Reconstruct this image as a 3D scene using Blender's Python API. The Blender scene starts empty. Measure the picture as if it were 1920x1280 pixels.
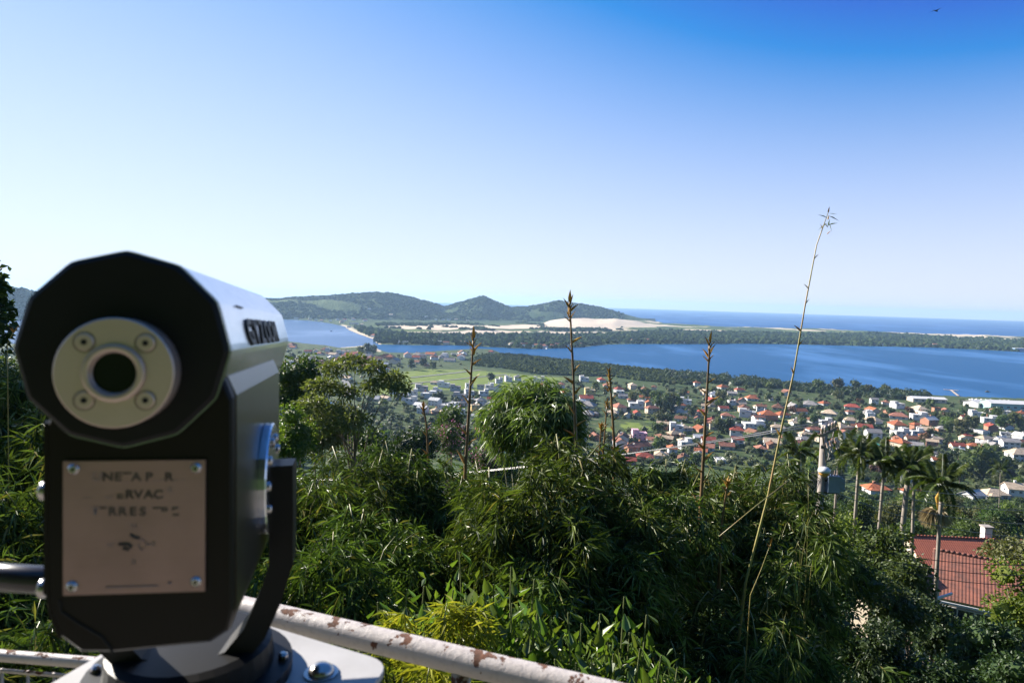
import bpy, math, random
import numpy as np
from mathutils import Vector, Matrix

# ------------------------------------------------------------------ camera, sky, sun, exposure
SC = bpy.context.scene
COL = SC.collection
rng = np.random.default_rng(7)
random.seed(7)
EYE = 120.0                       # camera height above the lagoon (m)
FPX = 1280.0                      # focal length in photo pixels (24 mm on 36 mm)
PITCH = math.atan(75.0 / FPX); ROLL = math.atan(0.0304)
FWD = np.array([0, math.cos(PITCH), -math.sin(PITCH)])
_r0 = np.array([1.0, 0, 0]); _u0 = np.array([0, math.sin(PITCH), math.cos(PITCH)])
RGT = math.cos(ROLL) * _r0 + math.sin(ROLL) * _u0
UPV = -math.sin(ROLL) * _r0 + math.cos(ROLL) * _u0
CAMP = np.array([0, 0, EYE])
cd = bpy.data.cameras.new('camera'); cam = bpy.data.objects.new('camera', cd); COL.objects.link(cam)
cd.lens = 24; cd.sensor_width = 36; cd.clip_start = 0.05; cd.clip_end = 80000
cd.dof.use_dof = True; cd.dof.focus_distance = 14.0; cd.dof.aperture_fstop = 5.3
cam.matrix_world = Matrix(((RGT[0], UPV[0], -FWD[0], 0), (RGT[1], UPV[1], -FWD[1], 0), (RGT[2], UPV[2], -FWD[2], EYE), (0, 0, 0, 1)))
SC.camera = cam

SUN_AZ, SUN_EL = math.radians(-58), math.radians(27)      # azimuth from +Y, negative = left
W = bpy.data.worlds.new('World'); SC.world = W; W.use_nodes = True
nt = W.node_tree; bg = nt.nodes['Background']
sky = nt.nodes.new('ShaderNodeTexSky'); sky.sky_type = 'NISHITA'; sky.sun_disc = False
sky.sun_elevation = SUN_EL; sky.sun_rotation = SUN_AZ % (2 * math.pi)
sky.altitude = 100; sky.air_density = 1.0; sky.dust_density = 0.0; sky.ozone_density = 2.0
# one colour curve for the whole sky, per channel a * (1 - x0 / x): richer blue where it is dark, no burnt-out horizon
sp = nt.nodes.new('ShaderNodeSeparateColor'); cc = nt.nodes.new('ShaderNodeCombineColor'); nt.links.new(sky.outputs[0], sp.inputs[0])
for ch, (amp, x0, lo) in enumerate(((5.6, 1.40, 0.24), (6.45, 1.86, 0.95), (8.5, 2.0, 2.8))):
    q = []
    for op, a, b_ in (('DIVIDE', x0, None), ('SUBTRACT', 1.0, None), ('MULTIPLY', None, amp), ('MAXIMUM', None, lo)):
        m_ = nt.nodes.new('ShaderNodeMath'); m_.operation = op; src = q[-1].outputs[0] if q else sp.outputs[ch]
        nt.links.new(src, m_.inputs[0 if a is None else 1]); m_.inputs[1 if a is None else 0].default_value = b_ if a is None else a; q.append(m_)
    nt.links.new(q[-1].outputs[0], cc.inputs[ch])
nt.links.new(cc.outputs[0], bg.inputs[0]); bg.inputs[1].default_value = 0.066
sl = bpy.data.lights.new('sun', 'SUN'); sl.energy = 5.0; sl.angle = math.radians(0.53); sl.color = (1.0, 0.93, 0.82)
sun = bpy.data.objects.new('sun', sl); COL.objects.link(sun)
SDIR = Vector((math.sin(SUN_AZ) * math.cos(SUN_EL), math.cos(SUN_AZ) * math.cos(SUN_EL), math.sin(SUN_EL)))
sun.rotation_euler = (-SDIR).to_track_quat('-Z', 'Y').to_euler(); sun.location = (0, 0, 200)
SC.view_settings.view_transform = 'Standard'; SC.view_settings.look = 'None'
SC.view_settings.exposure = 1.5; SC.view_settings.gamma = 1.0; SC.view_settings.use_curve_mapping = False
SC.render.engine = 'CYCLES'
SC.cycles.use_denoising = True; SC.cycles.max_bounces = 6; SC.cycles.transparent_max_bounces = 8
SC.cycles.diffuse_bounces = 1; SC.cycles.glossy_bounces = 3; SC.cycles.transmission_bounces = 4; SC.cycles.volume_bounces = 0
SC.cycles.sample_clamp_indirect = 6; SC.cycles.caustics_reflective = False; SC.cycles.caustics_refractive = False

# ------------------------------------------------------------------ pixels to places
def ray(u, v):
    return FWD + (u - 960) / FPX * RGT + (640 - v) / FPX * UPV          # depth 1 along the view axis
def at(u, v, Z): return CAMP + ray(u, v) * Z
def onz(u, v, z=0.0):
    d = ray(u, v); return CAMP + d * ((z - EYE) / d[2])
def hor(u): return 565 + 0.0304 * (u - 960)

# ------------------------------------------------------------------ mesh helpers
class MB:
    def __init__(s): s.v = []; s.f = []; s.m = []
    def add(s, vs, fs, mi=0):
        o = len(s.v); s.v += [tuple(map(float, p)) for p in vs]
        s.f += [tuple(o + i for i in f) for f in fs]; s.m += [mi] * len(fs)
    def box(s, c, size, rz=0.0, mi=0, taper=1.0):
        cx, cy, cz = c; a, b, h = size[0] / 2, size[1] / 2, size[2] / 2; k, q = math.cos(rz), math.sin(rz); vs = []
        for z, t in ((-h, 1.0), (h, taper)):
            for x, y in ((-a * t, -b * t), (a * t, -b * t), (a * t, b * t), (-a * t, b * t)): vs.append((cx + x * k - y * q, cy + x * q + y * k, cz + z))
        s.add(vs, [(0, 3, 2, 1), (4, 5, 6, 7), (0, 1, 5, 4), (1, 2, 6, 5), (2, 3, 7, 6), (3, 0, 4, 7)], mi)
    def tube(s, pts, rad, n=8, mi=0, caps=True):
        pts = [np.array(p, float) for p in pts]
        if not hasattr(rad, '__len__'): rad = [rad] * len(pts)
        vs = []; fs = []; prev = None
        for i, p in enumerate(pts):
            t = pts[min(i + 1, len(pts) - 1)] - pts[max(i - 1, 0)]; t = t / (np.linalg.norm(t) + 1e-12)
            if prev is None:
                a = np.cross(t, (0, 0, 1.0))
                if np.linalg.norm(a) < 1e-3: a = np.cross(t, (0, 1.0, 0))
            else: a = prev - t * np.dot(prev, t)
            a /= np.linalg.norm(a); b = np.cross(t, a); prev = a
            for k in range(n):
                w = 2 * math.pi * k / n; vs.append(p + rad[i] * (a * math.cos(w) + b * math.sin(w)))
        for i in range(len(pts) - 1):
            for k in range(n):
                k2 = (k + 1) % n; fs.append((i * n + k, i * n + k2, (i + 1) * n + k2, (i + 1) * n + k))
        if caps: fs.append(tuple(range(n))[::-1]); fs.append(tuple((len(pts) - 1) * n + k for k in range(n)))
        s.add(vs, fs, mi)
    def loft(s, rings, mi=0, caps=True):
        n = len(rings[0]); vs = [p for r in rings for p in r]; fs = []
        for i in range(len(rings) - 1):
            for k in range(n):
                k2 = (k + 1) % n; fs.append((i * n + k, i * n + k2, (i + 1) * n + k2, (i + 1) * n + k))
        if caps: fs.append(tuple(range(n))[::-1]); fs.append(tuple((len(rings) - 1) * n + k for k in range(n)))
        s.add(vs, fs, mi)
    def mesh(s, name, mats, smooth=False, M=None):
        me = bpy.data.meshes.new(name); vs = s.v
        if M is not None: vs = [tuple(M @ Vector(p)) for p in vs]
        me.from_pydata(vs, [], s.f)
        for m in (mats if isinstance(mats, (list, tuple)) else [mats]): me.materials.append(m)
        if any(s.m): me.polygons.foreach_set('material_index', s.m)
        if smooth: me.polygons.foreach_set('use_smooth', [True] * len(s.f))
        me.update(); return me

def np_mesh(name, V, F, mats, smooth=False, mi=None):
    """V (n,3), F (m,k) with one k"""
    me = bpy.data.meshes.new(name); V = np.asarray(V, np.float32); F = np.asarray(F, np.int32); m, k = F.shape
    me.vertices.add(len(V)); me.vertices.foreach_set('co', V.ravel())
    me.loops.add(m * k); me.loops.foreach_set('vertex_index', F.ravel())
    me.polygons.add(m); me.polygons.foreach_set('loop_start', np.arange(0, m * k, k, dtype=np.int32))
    for x in (mats if isinstance(mats, (list, tuple)) else [mats]): me.materials.append(x)
    if mi is not None: me.polygons.foreach_set('material_index', np.asarray(mi, np.int32))
    me.polygons.foreach_set('use_smooth', np.full(m, bool(smooth)))
    me.update(calc_edges=True); return me

def link(name, data, parent=None, loc=(0, 0, 0), rot=(0, 0, 0), scale=(1, 1, 1)):
    o = bpy.data.objects.new(name, data); COL.objects.link(o)
    if parent is not None: o.parent = parent
    o.location = loc; o.rotation_euler = rot; o.scale = scale; return o
def tag(o, label, cat, group=None):
    o['label'] = label; o['category'] = cat
    if group: o['group'] = group
    return o
def thing(name, label, cat, loc=(0, 0, 0), rz=0.0, group=None, scale=(1, 1, 1)):
    o = link(name, None, None, tuple(map(float, loc)), (0, 0, rz), scale); o.empty_display_size = 0.2
    return tag(o, label, cat, group)
def struct(o): o['kind'] = 'structure'; return o
def stuff(o): o['kind'] = 'stuff'; return o
def invm(p):
    return (Matrix.Translation(p.location) @ p.rotation_euler.to_matrix().to_4x4() @ Matrix.Diagonal((*p.scale, 1))).inverted()
def part(name, mb, mat, parent, smooth=False):      # mb in world coordinates, parent a top-level thing
    return link(name, mb.mesh(name, mat, smooth, invm(parent)), parent)

# ------------------------------------------------------------------ materials
def newmat(name):
    m = bpy.data.materials.new(name); m.use_nodes = True; t = m.node_tree; b = t.nodes['Principled BSDF']; return m, t, b
def rgb(c): return (c[0], c[1], c[2], 1)
def noise(t, scale, detail=4, vec=None, rough=0.55):
    n = t.nodes.new('ShaderNodeTexNoise'); n.inputs['Scale'].default_value = scale; n.inputs['Detail'].default_value = detail; n.inputs['Roughness'].default_value = rough
    if vec is not None: t.links.new(vec, n.inputs['Vector'])
    return n
def ramp(t, fac, stops):
    r = t.nodes.new('ShaderNodeValToRGB'); e = r.color_ramp.elements
    while len(e) < len(stops): e.new(0.5)
    for i, (p, c) in enumerate(stops): e[i].position = p; e[i].color = rgb(c) if hasattr(c, '__len__') else (c, c, c, 1)
    t.links.new(fac, r.inputs[0]); return r
def mixc(t, fac, a, b, mode='MIX'):
    n = t.nodes.new('ShaderNodeMix'); n.data_type = 'RGBA'; n.blend_type = mode
    for i, x in ((0, fac), (6, a), (7, b)):
        if hasattr(x, 'is_linked'): t.links.new(x, n.inputs[i])
        else: n.inputs[i].default_value = x if i == 0 else rgb(x)
    return n.outputs[2]
def bump(t, b, h, strength, dist):
    n = t.nodes.new('ShaderNodeBump'); n.inputs['Strength'].default_value = strength; n.inputs['Distance'].default_value = dist
    t.links.new(h, n.inputs['Height']); t.links.new(n.outputs[0], b.inputs['Normal']); return n
def objvec(t):
    n = t.nodes.new('ShaderNodeTexCoord'); return n.outputs['Object']
def geovec(t): return t.nodes.new('ShaderNodeNewGeometry').outputs['Position']
def pmat(name, c1, c2=None, scale=3.0, rough=0.6, metal=0.0, spec=0.5, bmp=0.0, bd=0.01, bscale=None, detail=5):
    m, t, b = newmat(name); b.inputs['Roughness'].default_value = rough; b.inputs['Metallic'].default_value = metal; b.inputs['Specular IOR Level'].default_value = spec
    v = objvec(t); n = noise(t, scale, detail, v)
    if c2 is None: c2 = tuple(x * 0.75 for x in c1)
    r = ramp(t, n.outputs[0], [(0.3, c1), (0.72, c2)]); t.links.new(r.outputs[0], b.inputs['Base Color'])
    if bmp:
        nb = noise(t, bscale or scale * 4, 4, v); bump(t, b, nb.outputs[0], bmp, bd)
    return m
def leafmat(name, c1, c2, trans=0.35, tcol=None, rough=0.5, spec=0.28, objvar=0.25, dead=None):
    m, t, b = newmat(name); c1 = tuple(0.8 * x for x in c1); c2 = tuple(0.8 * x for x in c2)
    g = t.nodes.new('ShaderNodeNewGeometry'); oi = t.nodes.new('ShaderNodeObjectInfo')
    r = ramp(t, g.outputs['Random Per Island'], [(0.0, c1), (0.6, tuple((x + y) / 2 for x, y in zip(c1, c2))), (0.93, c2)] + ([(0.96, dead), (1.0, dead)] if dead else [(1.0, c2)]))
    h = t.nodes.new('ShaderNodeHueSaturation'); t.links.new(r.outputs[0], h.inputs['Color'])
    mr = t.nodes.new('ShaderNodeMapRange'); mr.inputs[3].default_value = 1 - objvar; mr.inputs[4].default_value = 1 + objvar
    t.links.new(oi.outputs['Random'], mr.inputs[0]); t.links.new(mr.outputs[0], h.inputs['Value'])
    mh = t.nodes.new('ShaderNodeMapRange'); mh.inputs[3].default_value = 0.5 - objvar * 0.08; mh.inputs[4].default_value = 0.5 + objvar * 0.08
    mm = t.nodes.new('ShaderNodeMath'); mm.operation = 'MULTIPLY'; mm.inputs[1].default_value = 7.31; fr = t.nodes.new('ShaderNodeMath'); fr.operation = 'FRACT'
    t.links.new(oi.outputs['Random'], mm.inputs[0]); t.links.new(mm.outputs[0], fr.inputs[0]); t.links.new(fr.outputs[0], mh.inputs[0]); t.links.new(mh.outputs[0], h.inputs['Hue'])
    t.links.new(h.outputs[0], b.inputs['Base Color']); b.inputs['Roughness'].default_value = rough; b.inputs['Specular IOR Level'].default_value = spec
    if trans:
        tr = t.nodes.new('ShaderNodeBsdfTranslucent'); mx = t.nodes.new('ShaderNodeMixShader'); mx.inputs[0].default_value = trans
        tc = mixc(t, 1.0, h.outputs[0], tcol or (1.5, 1.6, 0.6), 'MULTIPLY'); t.links.new(tc, tr.inputs[0])
        t.links.new(b.outputs[0], mx.inputs[1]); t.links.new(tr.outputs[0], mx.inputs[2]); t.links.new(mx.outputs[0], t.nodes['Material Output'].inputs[0])
    return m

# ------------------------------------------------------------------ foliage builders (numpy)
def unit(a): return a / (np.linalg.norm(a, axis=-1, keepdims=True) + 1e-9)
def leaves(P, D, L, Wd, droop=0.15, fold=0.25):
    n = len(P); D = unit(D); R = unit(rng.normal(size=(n, 3))); S = unit(np.cross(D, R)); N = np.cross(S, D)
    L = np.broadcast_to(np.asarray(L, float), (n,))[:, None]; Wd = np.broadcast_to(np.asarray(Wd, float), (n,))[:, None]
    mid = P + D * L * 0.42 + N * Wd * fold
    tip = P + D * L; tip[:, 2] -= (L[:, 0] * droop)
    V = np.empty((n, 4, 3)); V[:, 0] = P; V[:, 1] = mid - S * Wd / 2; V[:, 2] = tip; V[:, 3] = mid + S * Wd / 2
    i = np.arange(n)[:, None] * 4
    F = np.concatenate([i + np.array([[0, 1, 2]]), i + np.array([[0, 2, 3]])], 0)
    return V.reshape(-1, 3), F
def joinVF(parts):
    Vs = []; Fs = []; o = 0
    for V, F in parts: Vs.append(V); Fs.append(F + o); o += len(V)
    return np.concatenate(Vs), np.concatenate(Fs)
def lump_leaves(lumps, n, L, Wd, down=0.2, shell=0.55, flat=1.0):
    """leaves spread through ball lumps (x,y,z,r); more of them towards the skin"""
    lumps = np.asarray(lumps, float); w = lumps[:, 3] ** 2; k = rng.choice(len(lumps), n, p=w / w.sum())
    d = unit(rng.normal(size=(n, 3))); d[:, 2] = np.abs(d[:, 2]) * np.where(rng.random(n) < 0.72, 1, -1); r = lumps[k, 3] * (shell + (1 - shell) * rng.random(n) ** 0.6) * (1 + 0.12 * rng.normal(size=n))
    off = d * r[:, None]; off[:, 2] *= flat; P = lumps[k, :3] + off
    D = unit(d * 0.8 + rng.normal(size=(n, 3)) * 0.65); D[:, 2] -= down
    s = 0.7 + 0.6 * rng.random(n)
    return leaves(P, D, L * s, Wd * s, 0.12, 0.2)
_ico = None
def ico():
    import bmesh
    global _ico
    if _ico is None:
        b = bmesh.new(); bmesh.ops.create_icosphere(b, subdivisions=1, radius=1); b.verts.index_update()
        _ico = (np.array([v.co[:] for v in b.verts]), np.array([[v.index for v in f.verts] for f in b.faces])); b.free()
    return _ico
def hulls(lumps, k=0.78, flat=1.0):
    V0, F0 = ico(); out = []
    for x, y, z, r in lumps:
        V = V0 * (r * k) * (1 + 0.18 * rng.normal(size=(len(V0), 1))); V[:, 2] *= flat
        out.append((V + np.array([x, y, z]), F0))
    return joinVF(out)

# ------------------------------------------------------------------ land forms
def vnoise(x, y, seed=0):
    xi = np.floor(x).astype(np.int64); yi = np.floor(y).astype(np.int64); xf = x - xi; yf = y - yi
    def h(a, b):
        n = (a * 374761393 + b * 668265263 + seed * 974711) & 0xffffffff
        n = ((n ^ (n >> 13)) * 1274126177) & 0xffffffff; return ((n ^ (n >> 16)) & 0xffff) / 65535.0
    sx = xf * xf * (3 - 2 * xf); sy = yf * yf * (3 - 2 * yf)
    return (h(xi, yi) * (1 - sx) + h(xi + 1, yi) * sx) * (1 - sy) + (h(xi, yi + 1) * (1 - sx) + h(xi + 1, yi + 1) * sx) * sy
def fbm(x, y, scale, oct=4, seed=0):
    x = np.asarray(x, float) / scale; y = np.asarray(y, float) / scale; s = 0; a = 0.5; tot = 0
    for o in range(oct): s = s + a * vnoise(x * 2 ** o, y * 2 ** o, seed + o); tot += a; a *= 0.5
    return s / tot
def wpoly(px, z=0.0): return np.array([onz(u, v, z)[:2] for u, v in px])
def sdist(poly, X, Y):
    """signed distance to a closed polygon, negative inside"""
    X = np.asarray(X, float); Y = np.asarray(Y, float); d = np.full(X.shape, 1e18); ins = np.zeros(X.shape, bool); n = len(poly)
    for i in range(n):
        ax, ay = poly[i]; bx, by = poly[(i + 1) % n]; ex, ey = bx - ax, by - ay
        t = np.clip(((X - ax) * ex + (Y - ay) * ey) / (ex * ex + ey * ey + 1e-9), 0, 1)
        d = np.minimum(d, (X - ax - t * ex) ** 2 + (Y - ay - t * ey) ** 2)
        c = (ay > Y) != (by > Y); xi = ex * (Y - ay) / (ey if abs(ey) > 1e-9 else 1e-9) + ax; ins ^= c & (X < xi)
    return np.where(ins, -1, 1) * np.sqrt(d)
FAR_SHORE = [(-300, 600), (0, 599), (300, 599), (546, 599), (581, 601), (619, 606), (646, 612), (655, 619), (674, 627), (702, 636.6), (704, 641), (711, 646), (771, 647), (852, 647), (907, 650), (1000, 654), (1081, 651.5), (1136, 646), (1190, 644.7), (1298, 645), (1400, 644), (1508, 646), (1644, 649), (1752, 651.5), (1834, 655.6), (1920, 660), (2300, 672), (2700, 690)]
NEAR_SHORE = [(2700, 790), (2300, 768), (1920, 747), (1888, 746), (1807, 744), (1739, 740), (1671, 734), (1600, 730), (1522, 724), (1454, 716), (1380, 709), (1312, 703), (1244, 695), (1163, 687), (1081, 677), (1000, 668), (945, 664), (923, 655), (893, 653.5), (825, 658), (771, 662), (730, 661), (711, 656), (700, 648), (690, 647), (663, 650), (636, 652), (608, 647), (581, 645), (541, 640), (300, 642), (0, 645), (-300, 650)]
LAGOON = wpoly(FAR_SHORE + NEAR_SHORE)
COAST = [(-400, 548), (0, 560), (520, 576), (900, 588), (1100, 598), (1240, 606), (1285, 608), (1352, 613), (1400, 614), (1520, 616.5), (1644, 623), (1920, 632), (2300, 645), (2800, 662)]
_c = wpoly(COAST); OCEAN = np.concatenate([_c, np.array([[40000, 9000], [40000, 60000], [-40000, 60000], [-40000, 9000]])])
_DU = [(1000, 613, 616), (1030, 603, 616), (1060, 599, 616.5), (1089, 597.5, 616.5), (1120, 600, 616.5), (1152, 598.5, 616.5), (1190, 602, 616), (1232, 611, 615.5)]
_da = []; _dh = []; _d0 = []
for u, v, v0 in _DU:
    d = ray(u, v); hl = math.hypot(d[0], d[1]); _da.append(math.atan2(d[0], d[1])); _dh.append(EYE + 3750 * d[2] / hl); q = onz(u, v0, 4); _d0.append(math.hypot(q[0], q[1]))
def dune_h(r, a, x, y):
    hc = np.interp(a, _da, _dh, left=-9, right=-9); r0 = np.interp(a, _da, _d0); q = (r - r0) / (3750 - r0) + (fbm(x, y, 160, 3, 31) - 0.5) * 0.35
    s = np.where(q < 1, np.clip(q, 0, 1) ** 1.15, np.clip(1 - (q - 1) * 1.6, 0, 1)); return np.where((q > 0) & (hc > 0), hc * s * (0.93 + 0.14 * fbm(x * 0.6 + y, y, 120, 3, 33)), -9)
DUNES2 = [wpoly(p, 5) for p in ([(725, 613.5), (771, 614), (839, 609.5), (907, 612), (960, 609), (1020, 611), (1020, 615), (907, 617), (839, 619), (771, 617)], [(771, 623), (839, 624), (907, 620), (984, 621), (934, 627), (839, 627)], [(1020, 621), (1128, 622), (1128, 627), (1030, 626)], [(1455, 627), (1580, 626), (1570, 629), (1460, 629)], [(1790, 632), (1815, 640), (1822, 641), (1800, 633)], [(1700, 629), (1712, 634), (1705, 630)], [(1828, 630), (1845, 630), (1845, 633), (1828, 632)])]
PLAIN = wpoly([(700, 610), (1020, 606), (1240, 606), (1285, 608), (1400, 613), (1520, 616), (1644, 622), (1920, 631), (2300, 644), (2300, 652), (1920, 640), (1644, 629), (1520, 627), (1400, 623), (1230, 622), (1000, 621), (750, 626)], 4)
FOREST = wpoly([(706, 642), (771, 645), (852, 645), (907, 648), (1000, 652), (1081, 649.5), (1136, 644), (1190, 643), (1298, 643.5), (1400, 642.5), (1508, 644.5), (1644, 647.5), (1752, 650), (1834, 654), (1920, 658.5), (2300, 670), (2300, 655), (1920, 640), (1800, 635), (1644, 628), (1520, 627), (1400, 624), (1230, 622), (1128, 628), (1000, 628), (930, 629), (839, 629), (771, 628), (725, 623), (690, 616), (662, 612), (680, 624), (706, 634)], 3)
MEADOW = wpoly([(690, 740), (722, 716), (760, 697), (809, 692), (880, 694), (945, 699), (1012, 706), (1062, 709), (1050, 714), (1000, 720), (950, 724), (930, 738), (870, 730), (800, 732), (760, 742)], 3)
MANGROVE = wpoly([(940, 665), (1000, 669), (1081, 678), (1163, 688), (1244, 696), (1312, 704), (1335, 716), (1290, 722), (1200, 714), (1150, 707), (1060, 704), (1000, 701), (950, 692), (890, 686), (880, 676), (905, 667)], 3)
LOT = wpoly([(1103, 792), (1140, 781), (1195, 780), (1228, 786), (1222, 800), (1160, 803), (1110, 801)], 8)
RIDGE = [(-400, 520, 3100, 2400), (0, 538, 3100, 2560), (30, 541, 3100, 2560), (70, 552, 3100, 2600), (120, 560, 3100, 2650), (300, 563, 3500, 2900), (520, 563, 4000, 3300), (546, 560, 4000, 3300), (600, 558, 4100, 3350), (640, 554.5, 4100, 3400), (690, 551, 4200, 3450), (730, 551.5, 4200, 3550), (770, 559, 4250, 3600), (800, 567, 4300, 3650), (835, 577, 4400, 3750), (870, 567, 4450, 3750), (905, 556.5, 4500, 3800), (935, 569, 4550, 3900), (955, 578, 4550, 3950), (985, 577.5, 4600, 3950), (1020, 571, 4600, 4000), (1050, 565.5, 4600, 4050), (1090, 572, 4650, 4150), (1130, 579, 4650, 4200), (1165, 589, 4650, 4250), (1200, 598, 4650, 4300), (1240, 606, 4650, 4400)]
_az = []; _zr = []; _D = []; _rb = []
for u, v, D, rb in RIDGE:
    d = ray(u, v); hl = math.hypot(d[0], d[1]); _az.append(math.atan2(d[0], d[1])); _zr.append(EYE + D * d[2] / hl); _D.append(D); _rb.append(rb)
PY = [-200, -60, -9, -4, 0, 1.75, 2.3, 4, 6, 9, 12, 18, 25, 45, 70, 90, 140, 200, 280, 350, 420, 500, 600, 900, 9000]
PD = [-95, -40, -3.5, 1.70, 1.70, 1.70, 2.4, 3.8, 5.0, 6.8, 8.5, 12, 15.5, 24, 32, 38, 51, 66, 86, 98, 106, 111.5, 114.5, 116.5, 117]
def height(X, Y):
    X = np.asarray(X, float); Y = np.asarray(Y, float)
    h = EYE - np.interp(Y, PY, PD)
    far = np.clip((np.abs(Y) - 6) / 60, 0, 1)
    h = h + far * (fbm(X, Y, 55, 3, 3) - 0.5) * np.interp(Y, [0, 60, 350, 700], [0, 5, 6, 1.0])
    R = np.hypot(X, Y); A = np.arctan2(X, Y)
    m = R > 600
    if m.any():
        x = X[m]; y = Y[m]; r = R[m]; a = A[m]; b = h[m]
        lag = sdist(LAGOON, x, y); oc = sdist(OCEAN, x, y); w = np.minimum(lag, oc)
        b = np.where(w > 0, np.minimum(b, 0.4 + 0.06 * w), np.maximum(-3, w * 0.05))
        land = np.clip(w / 80, 0, 1)
        zr = np.interp(a, _az, _zr, left=_zr[0], right=0); D = np.interp(a, _az, _D); rb = np.interp(a, _az, _rb)
        wob = (fbm(x, y, 500, 3, 11) - 0.5) * 500
        q = (r + wob * np.clip(1 - np.abs(r - D) / 500, 0.15, 1) * 0 + wob * 0.45 * np.clip((D - r) / 400, 0, 1) - rb) / (D - rb)
        s = np.where(q < 1, np.sin(np.clip(q, 0, 1) * math.pi / 2) ** 1.25, np.cos(np.clip((q - 1) * (D - rb) / 1300, 0, 1) * math.pi / 2))
        sp = 1 - (1 - np.clip(q, 0, 1)) * 0.75 * np.abs(fbm(x, y, 420, 4, 21) * 2 - 1) * 1.6
        hill = np.maximum(zr, 0) * np.where(q > 0, s, 0) * np.clip(sp, 0.3, 1) + np.where(q > 0.05, (fbm(x, y, 45, 3, 5) - 0.5) * 11, 0)
        b = b + np.maximum(hill, 0) * land * (r > 2000)
        b = np.maximum(b, dune_h(r, a, x, y) * (r > 2800))
        pl = (-sdist(PLAIN, x, y) > 0) & (oc > 30)
        b = b + np.where(pl, np.clip(oc / 250, 0, 1) * (fbm(x, y, 130, 3, 41) * 14 - 3), 0)
        h[m] = b
    return h
def G(x, y): return float(height(np.array([x]), np.array([y]))[0])
def ground_at(u, v):
    """first point where the ray of a photo pixel meets the ground"""
    d = ray(u, v); ts = np.concatenate([np.geomspace(2, 5200, 900)]); P = CAMP + d * ts[:, None]
    dz = P[:, 2] - height(P[:, 0], P[:, 1]); k = np.argmax(dz < 0)
    if dz[k] >= 0: return CAMP + d * 5000
    t0, t1 = ts[k - 1], ts[k]; f = dz[k - 1] / (dz[k - 1] - dz[k]); return CAMP + d * (t0 + f * (t1 - t0))

# ground material: greens, sand, mown fields, built-up soil
m_ground, t, b = newmat('ground')
pos = geovec(t); at_ = t.nodes.new('ShaderNodeAttribute'); at_.attribute_name = 'cover'; sep = t.nodes.new('ShaderNodeSeparateColor'); t.links.new(at_.outputs['Color'], sep.inputs[0])
n1 = noise(t, 0.012, 6, pos); n2 = noise(t, 0.09, 5, pos, 0.7); n3 = noise(t, 1.2, 4, pos)
veg = ramp(t, n2.outputs[0], [(0.3, (0.016, 0.032, 0.014)), (0.55, (0.04, 0.07, 0.022)), (0.78, (0.085, 0.12, 0.04))])
veg2 = mixc(t, ramp(t, n1.outputs[0], [(0.5, 0.0), (0.72, 0.8)]).outputs[0], veg.outputs[0], (0.10, 0.125, 0.045))
fld = ramp(t, n2.outputs[0], [(0.3, (0.09, 0.14, 0.027)), (0.7, (0.18, 0.21, 0.05))])
urb = ramp(t, n2.outputs[0], [(0.35, (0.028, 0.052, 0.018)), (0.58, (0.065, 0.085, 0.032)), (0.74, (0.20, 0.17, 0.12))])
snd = ramp(t, n2.outputs[0], [(0.3, (0.60, 0.49, 0.36)), (0.7, (0.50, 0.40, 0.29))])
c = mixc(t, sep.outputs[2], veg2, urb.outputs[0]); c = mixc(t, sep.outputs[1], c, fld.outputs[0]); c = mixc(t, sep.outputs[0], c, snd.outputs[0])
t.links.new(c, b.inputs['Base Color']); b.inputs['Roughness'].default_value = 0.95; b.inputs['Specular IOR Level'].default_value = 0.1
vor = t.nodes.new('ShaderNodeTexVoronoi'); vor.inputs['Scale'].default_value = 0.085; t.links.new(pos, vor.inputs['Vector'])
inv = t.nodes.new('ShaderNodeMath'); inv.operation = 'SUBTRACT'; inv.inputs[0].default_value = 1.0; t.links.new(sep.outputs[0], inv.inputs[1])
mu = t.nodes.new('ShaderNodeMath'); mu.operation = 'MULTIPLY'; t.links.new(vor.outputs['Distance'], mu.inputs[0]); t.links.new(inv.outputs[0], mu.inputs[1])
mu2 = t.nodes.new('ShaderNodeMath'); mu2.operation = 'MULTIPLY'; t.links.new(mu.outputs[0], mu2.inputs[0]); t.links.new(at_.outputs['Alpha'], mu2.inputs[1])
bn = bump(t, b, mu2.outputs[0], 0.9, -7.0)

az = np.radians(np.concatenate([np.arange(-180, -48, 4.0), np.arange(-48, 48.01, 0.2), np.arange(52, 180, 4.0)])); NA = len(az)
rr = np.concatenate([np.geomspace(0.8, 600, 250), np.geomspace(605, 6600, 265)]); NR = len(rr)
AA, RR = np.meshgrid(az, rr); GX = (RR * np.sin(AA)).ravel(); GY = (RR * np.cos(AA)).ravel(); GZ = height(GX, GY)
ii, jj = np.meshgrid(np.arange(NR - 1), np.arange(NA), indexing='ij'); j2 = (jj + 1) % NA
F = np.stack([ii * NA + jj, ii * NA + j2, (ii + 1) * NA + j2, (ii + 1) * NA + jj], -1).reshape(-1, 4)
keep = ~((GZ[F] < -2.9).all(1)); F = F[keep]
gm = np_mesh('ground', np.stack([GX, GY, GZ], 1), F[:, ::-1], m_ground, True)
cov = np.zeros((len(GX), 4), np.float32); cov[:, 3] = np.clip((np.hypot(GX, GY) - 1200) / 900, 0.02, 1)
R_ = np.hypot(GX, GY); fm = R_ > 300
fx, fy = GX[fm], GY[fm]; lag = sdist(LAGOON, fx, fy); oc = sdist(OCEAN, fx, fy)
rf = np.hypot(fx, fy); af = np.arctan2(fx, fy); dq = dune_h(rf, af, fx, fy); sand = np.clip((dq - 1.5) / 2, 0, 1) * (rf < 3900) * (rf > 2800)
for p in DUNES2: sand = np.maximum(sand, np.clip(-sdist(p, fx, fy) / 20 + 0.9 + (fbm(fx, fy, 90, 3, 9) - 0.5) * 3, 0, 1))
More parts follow.
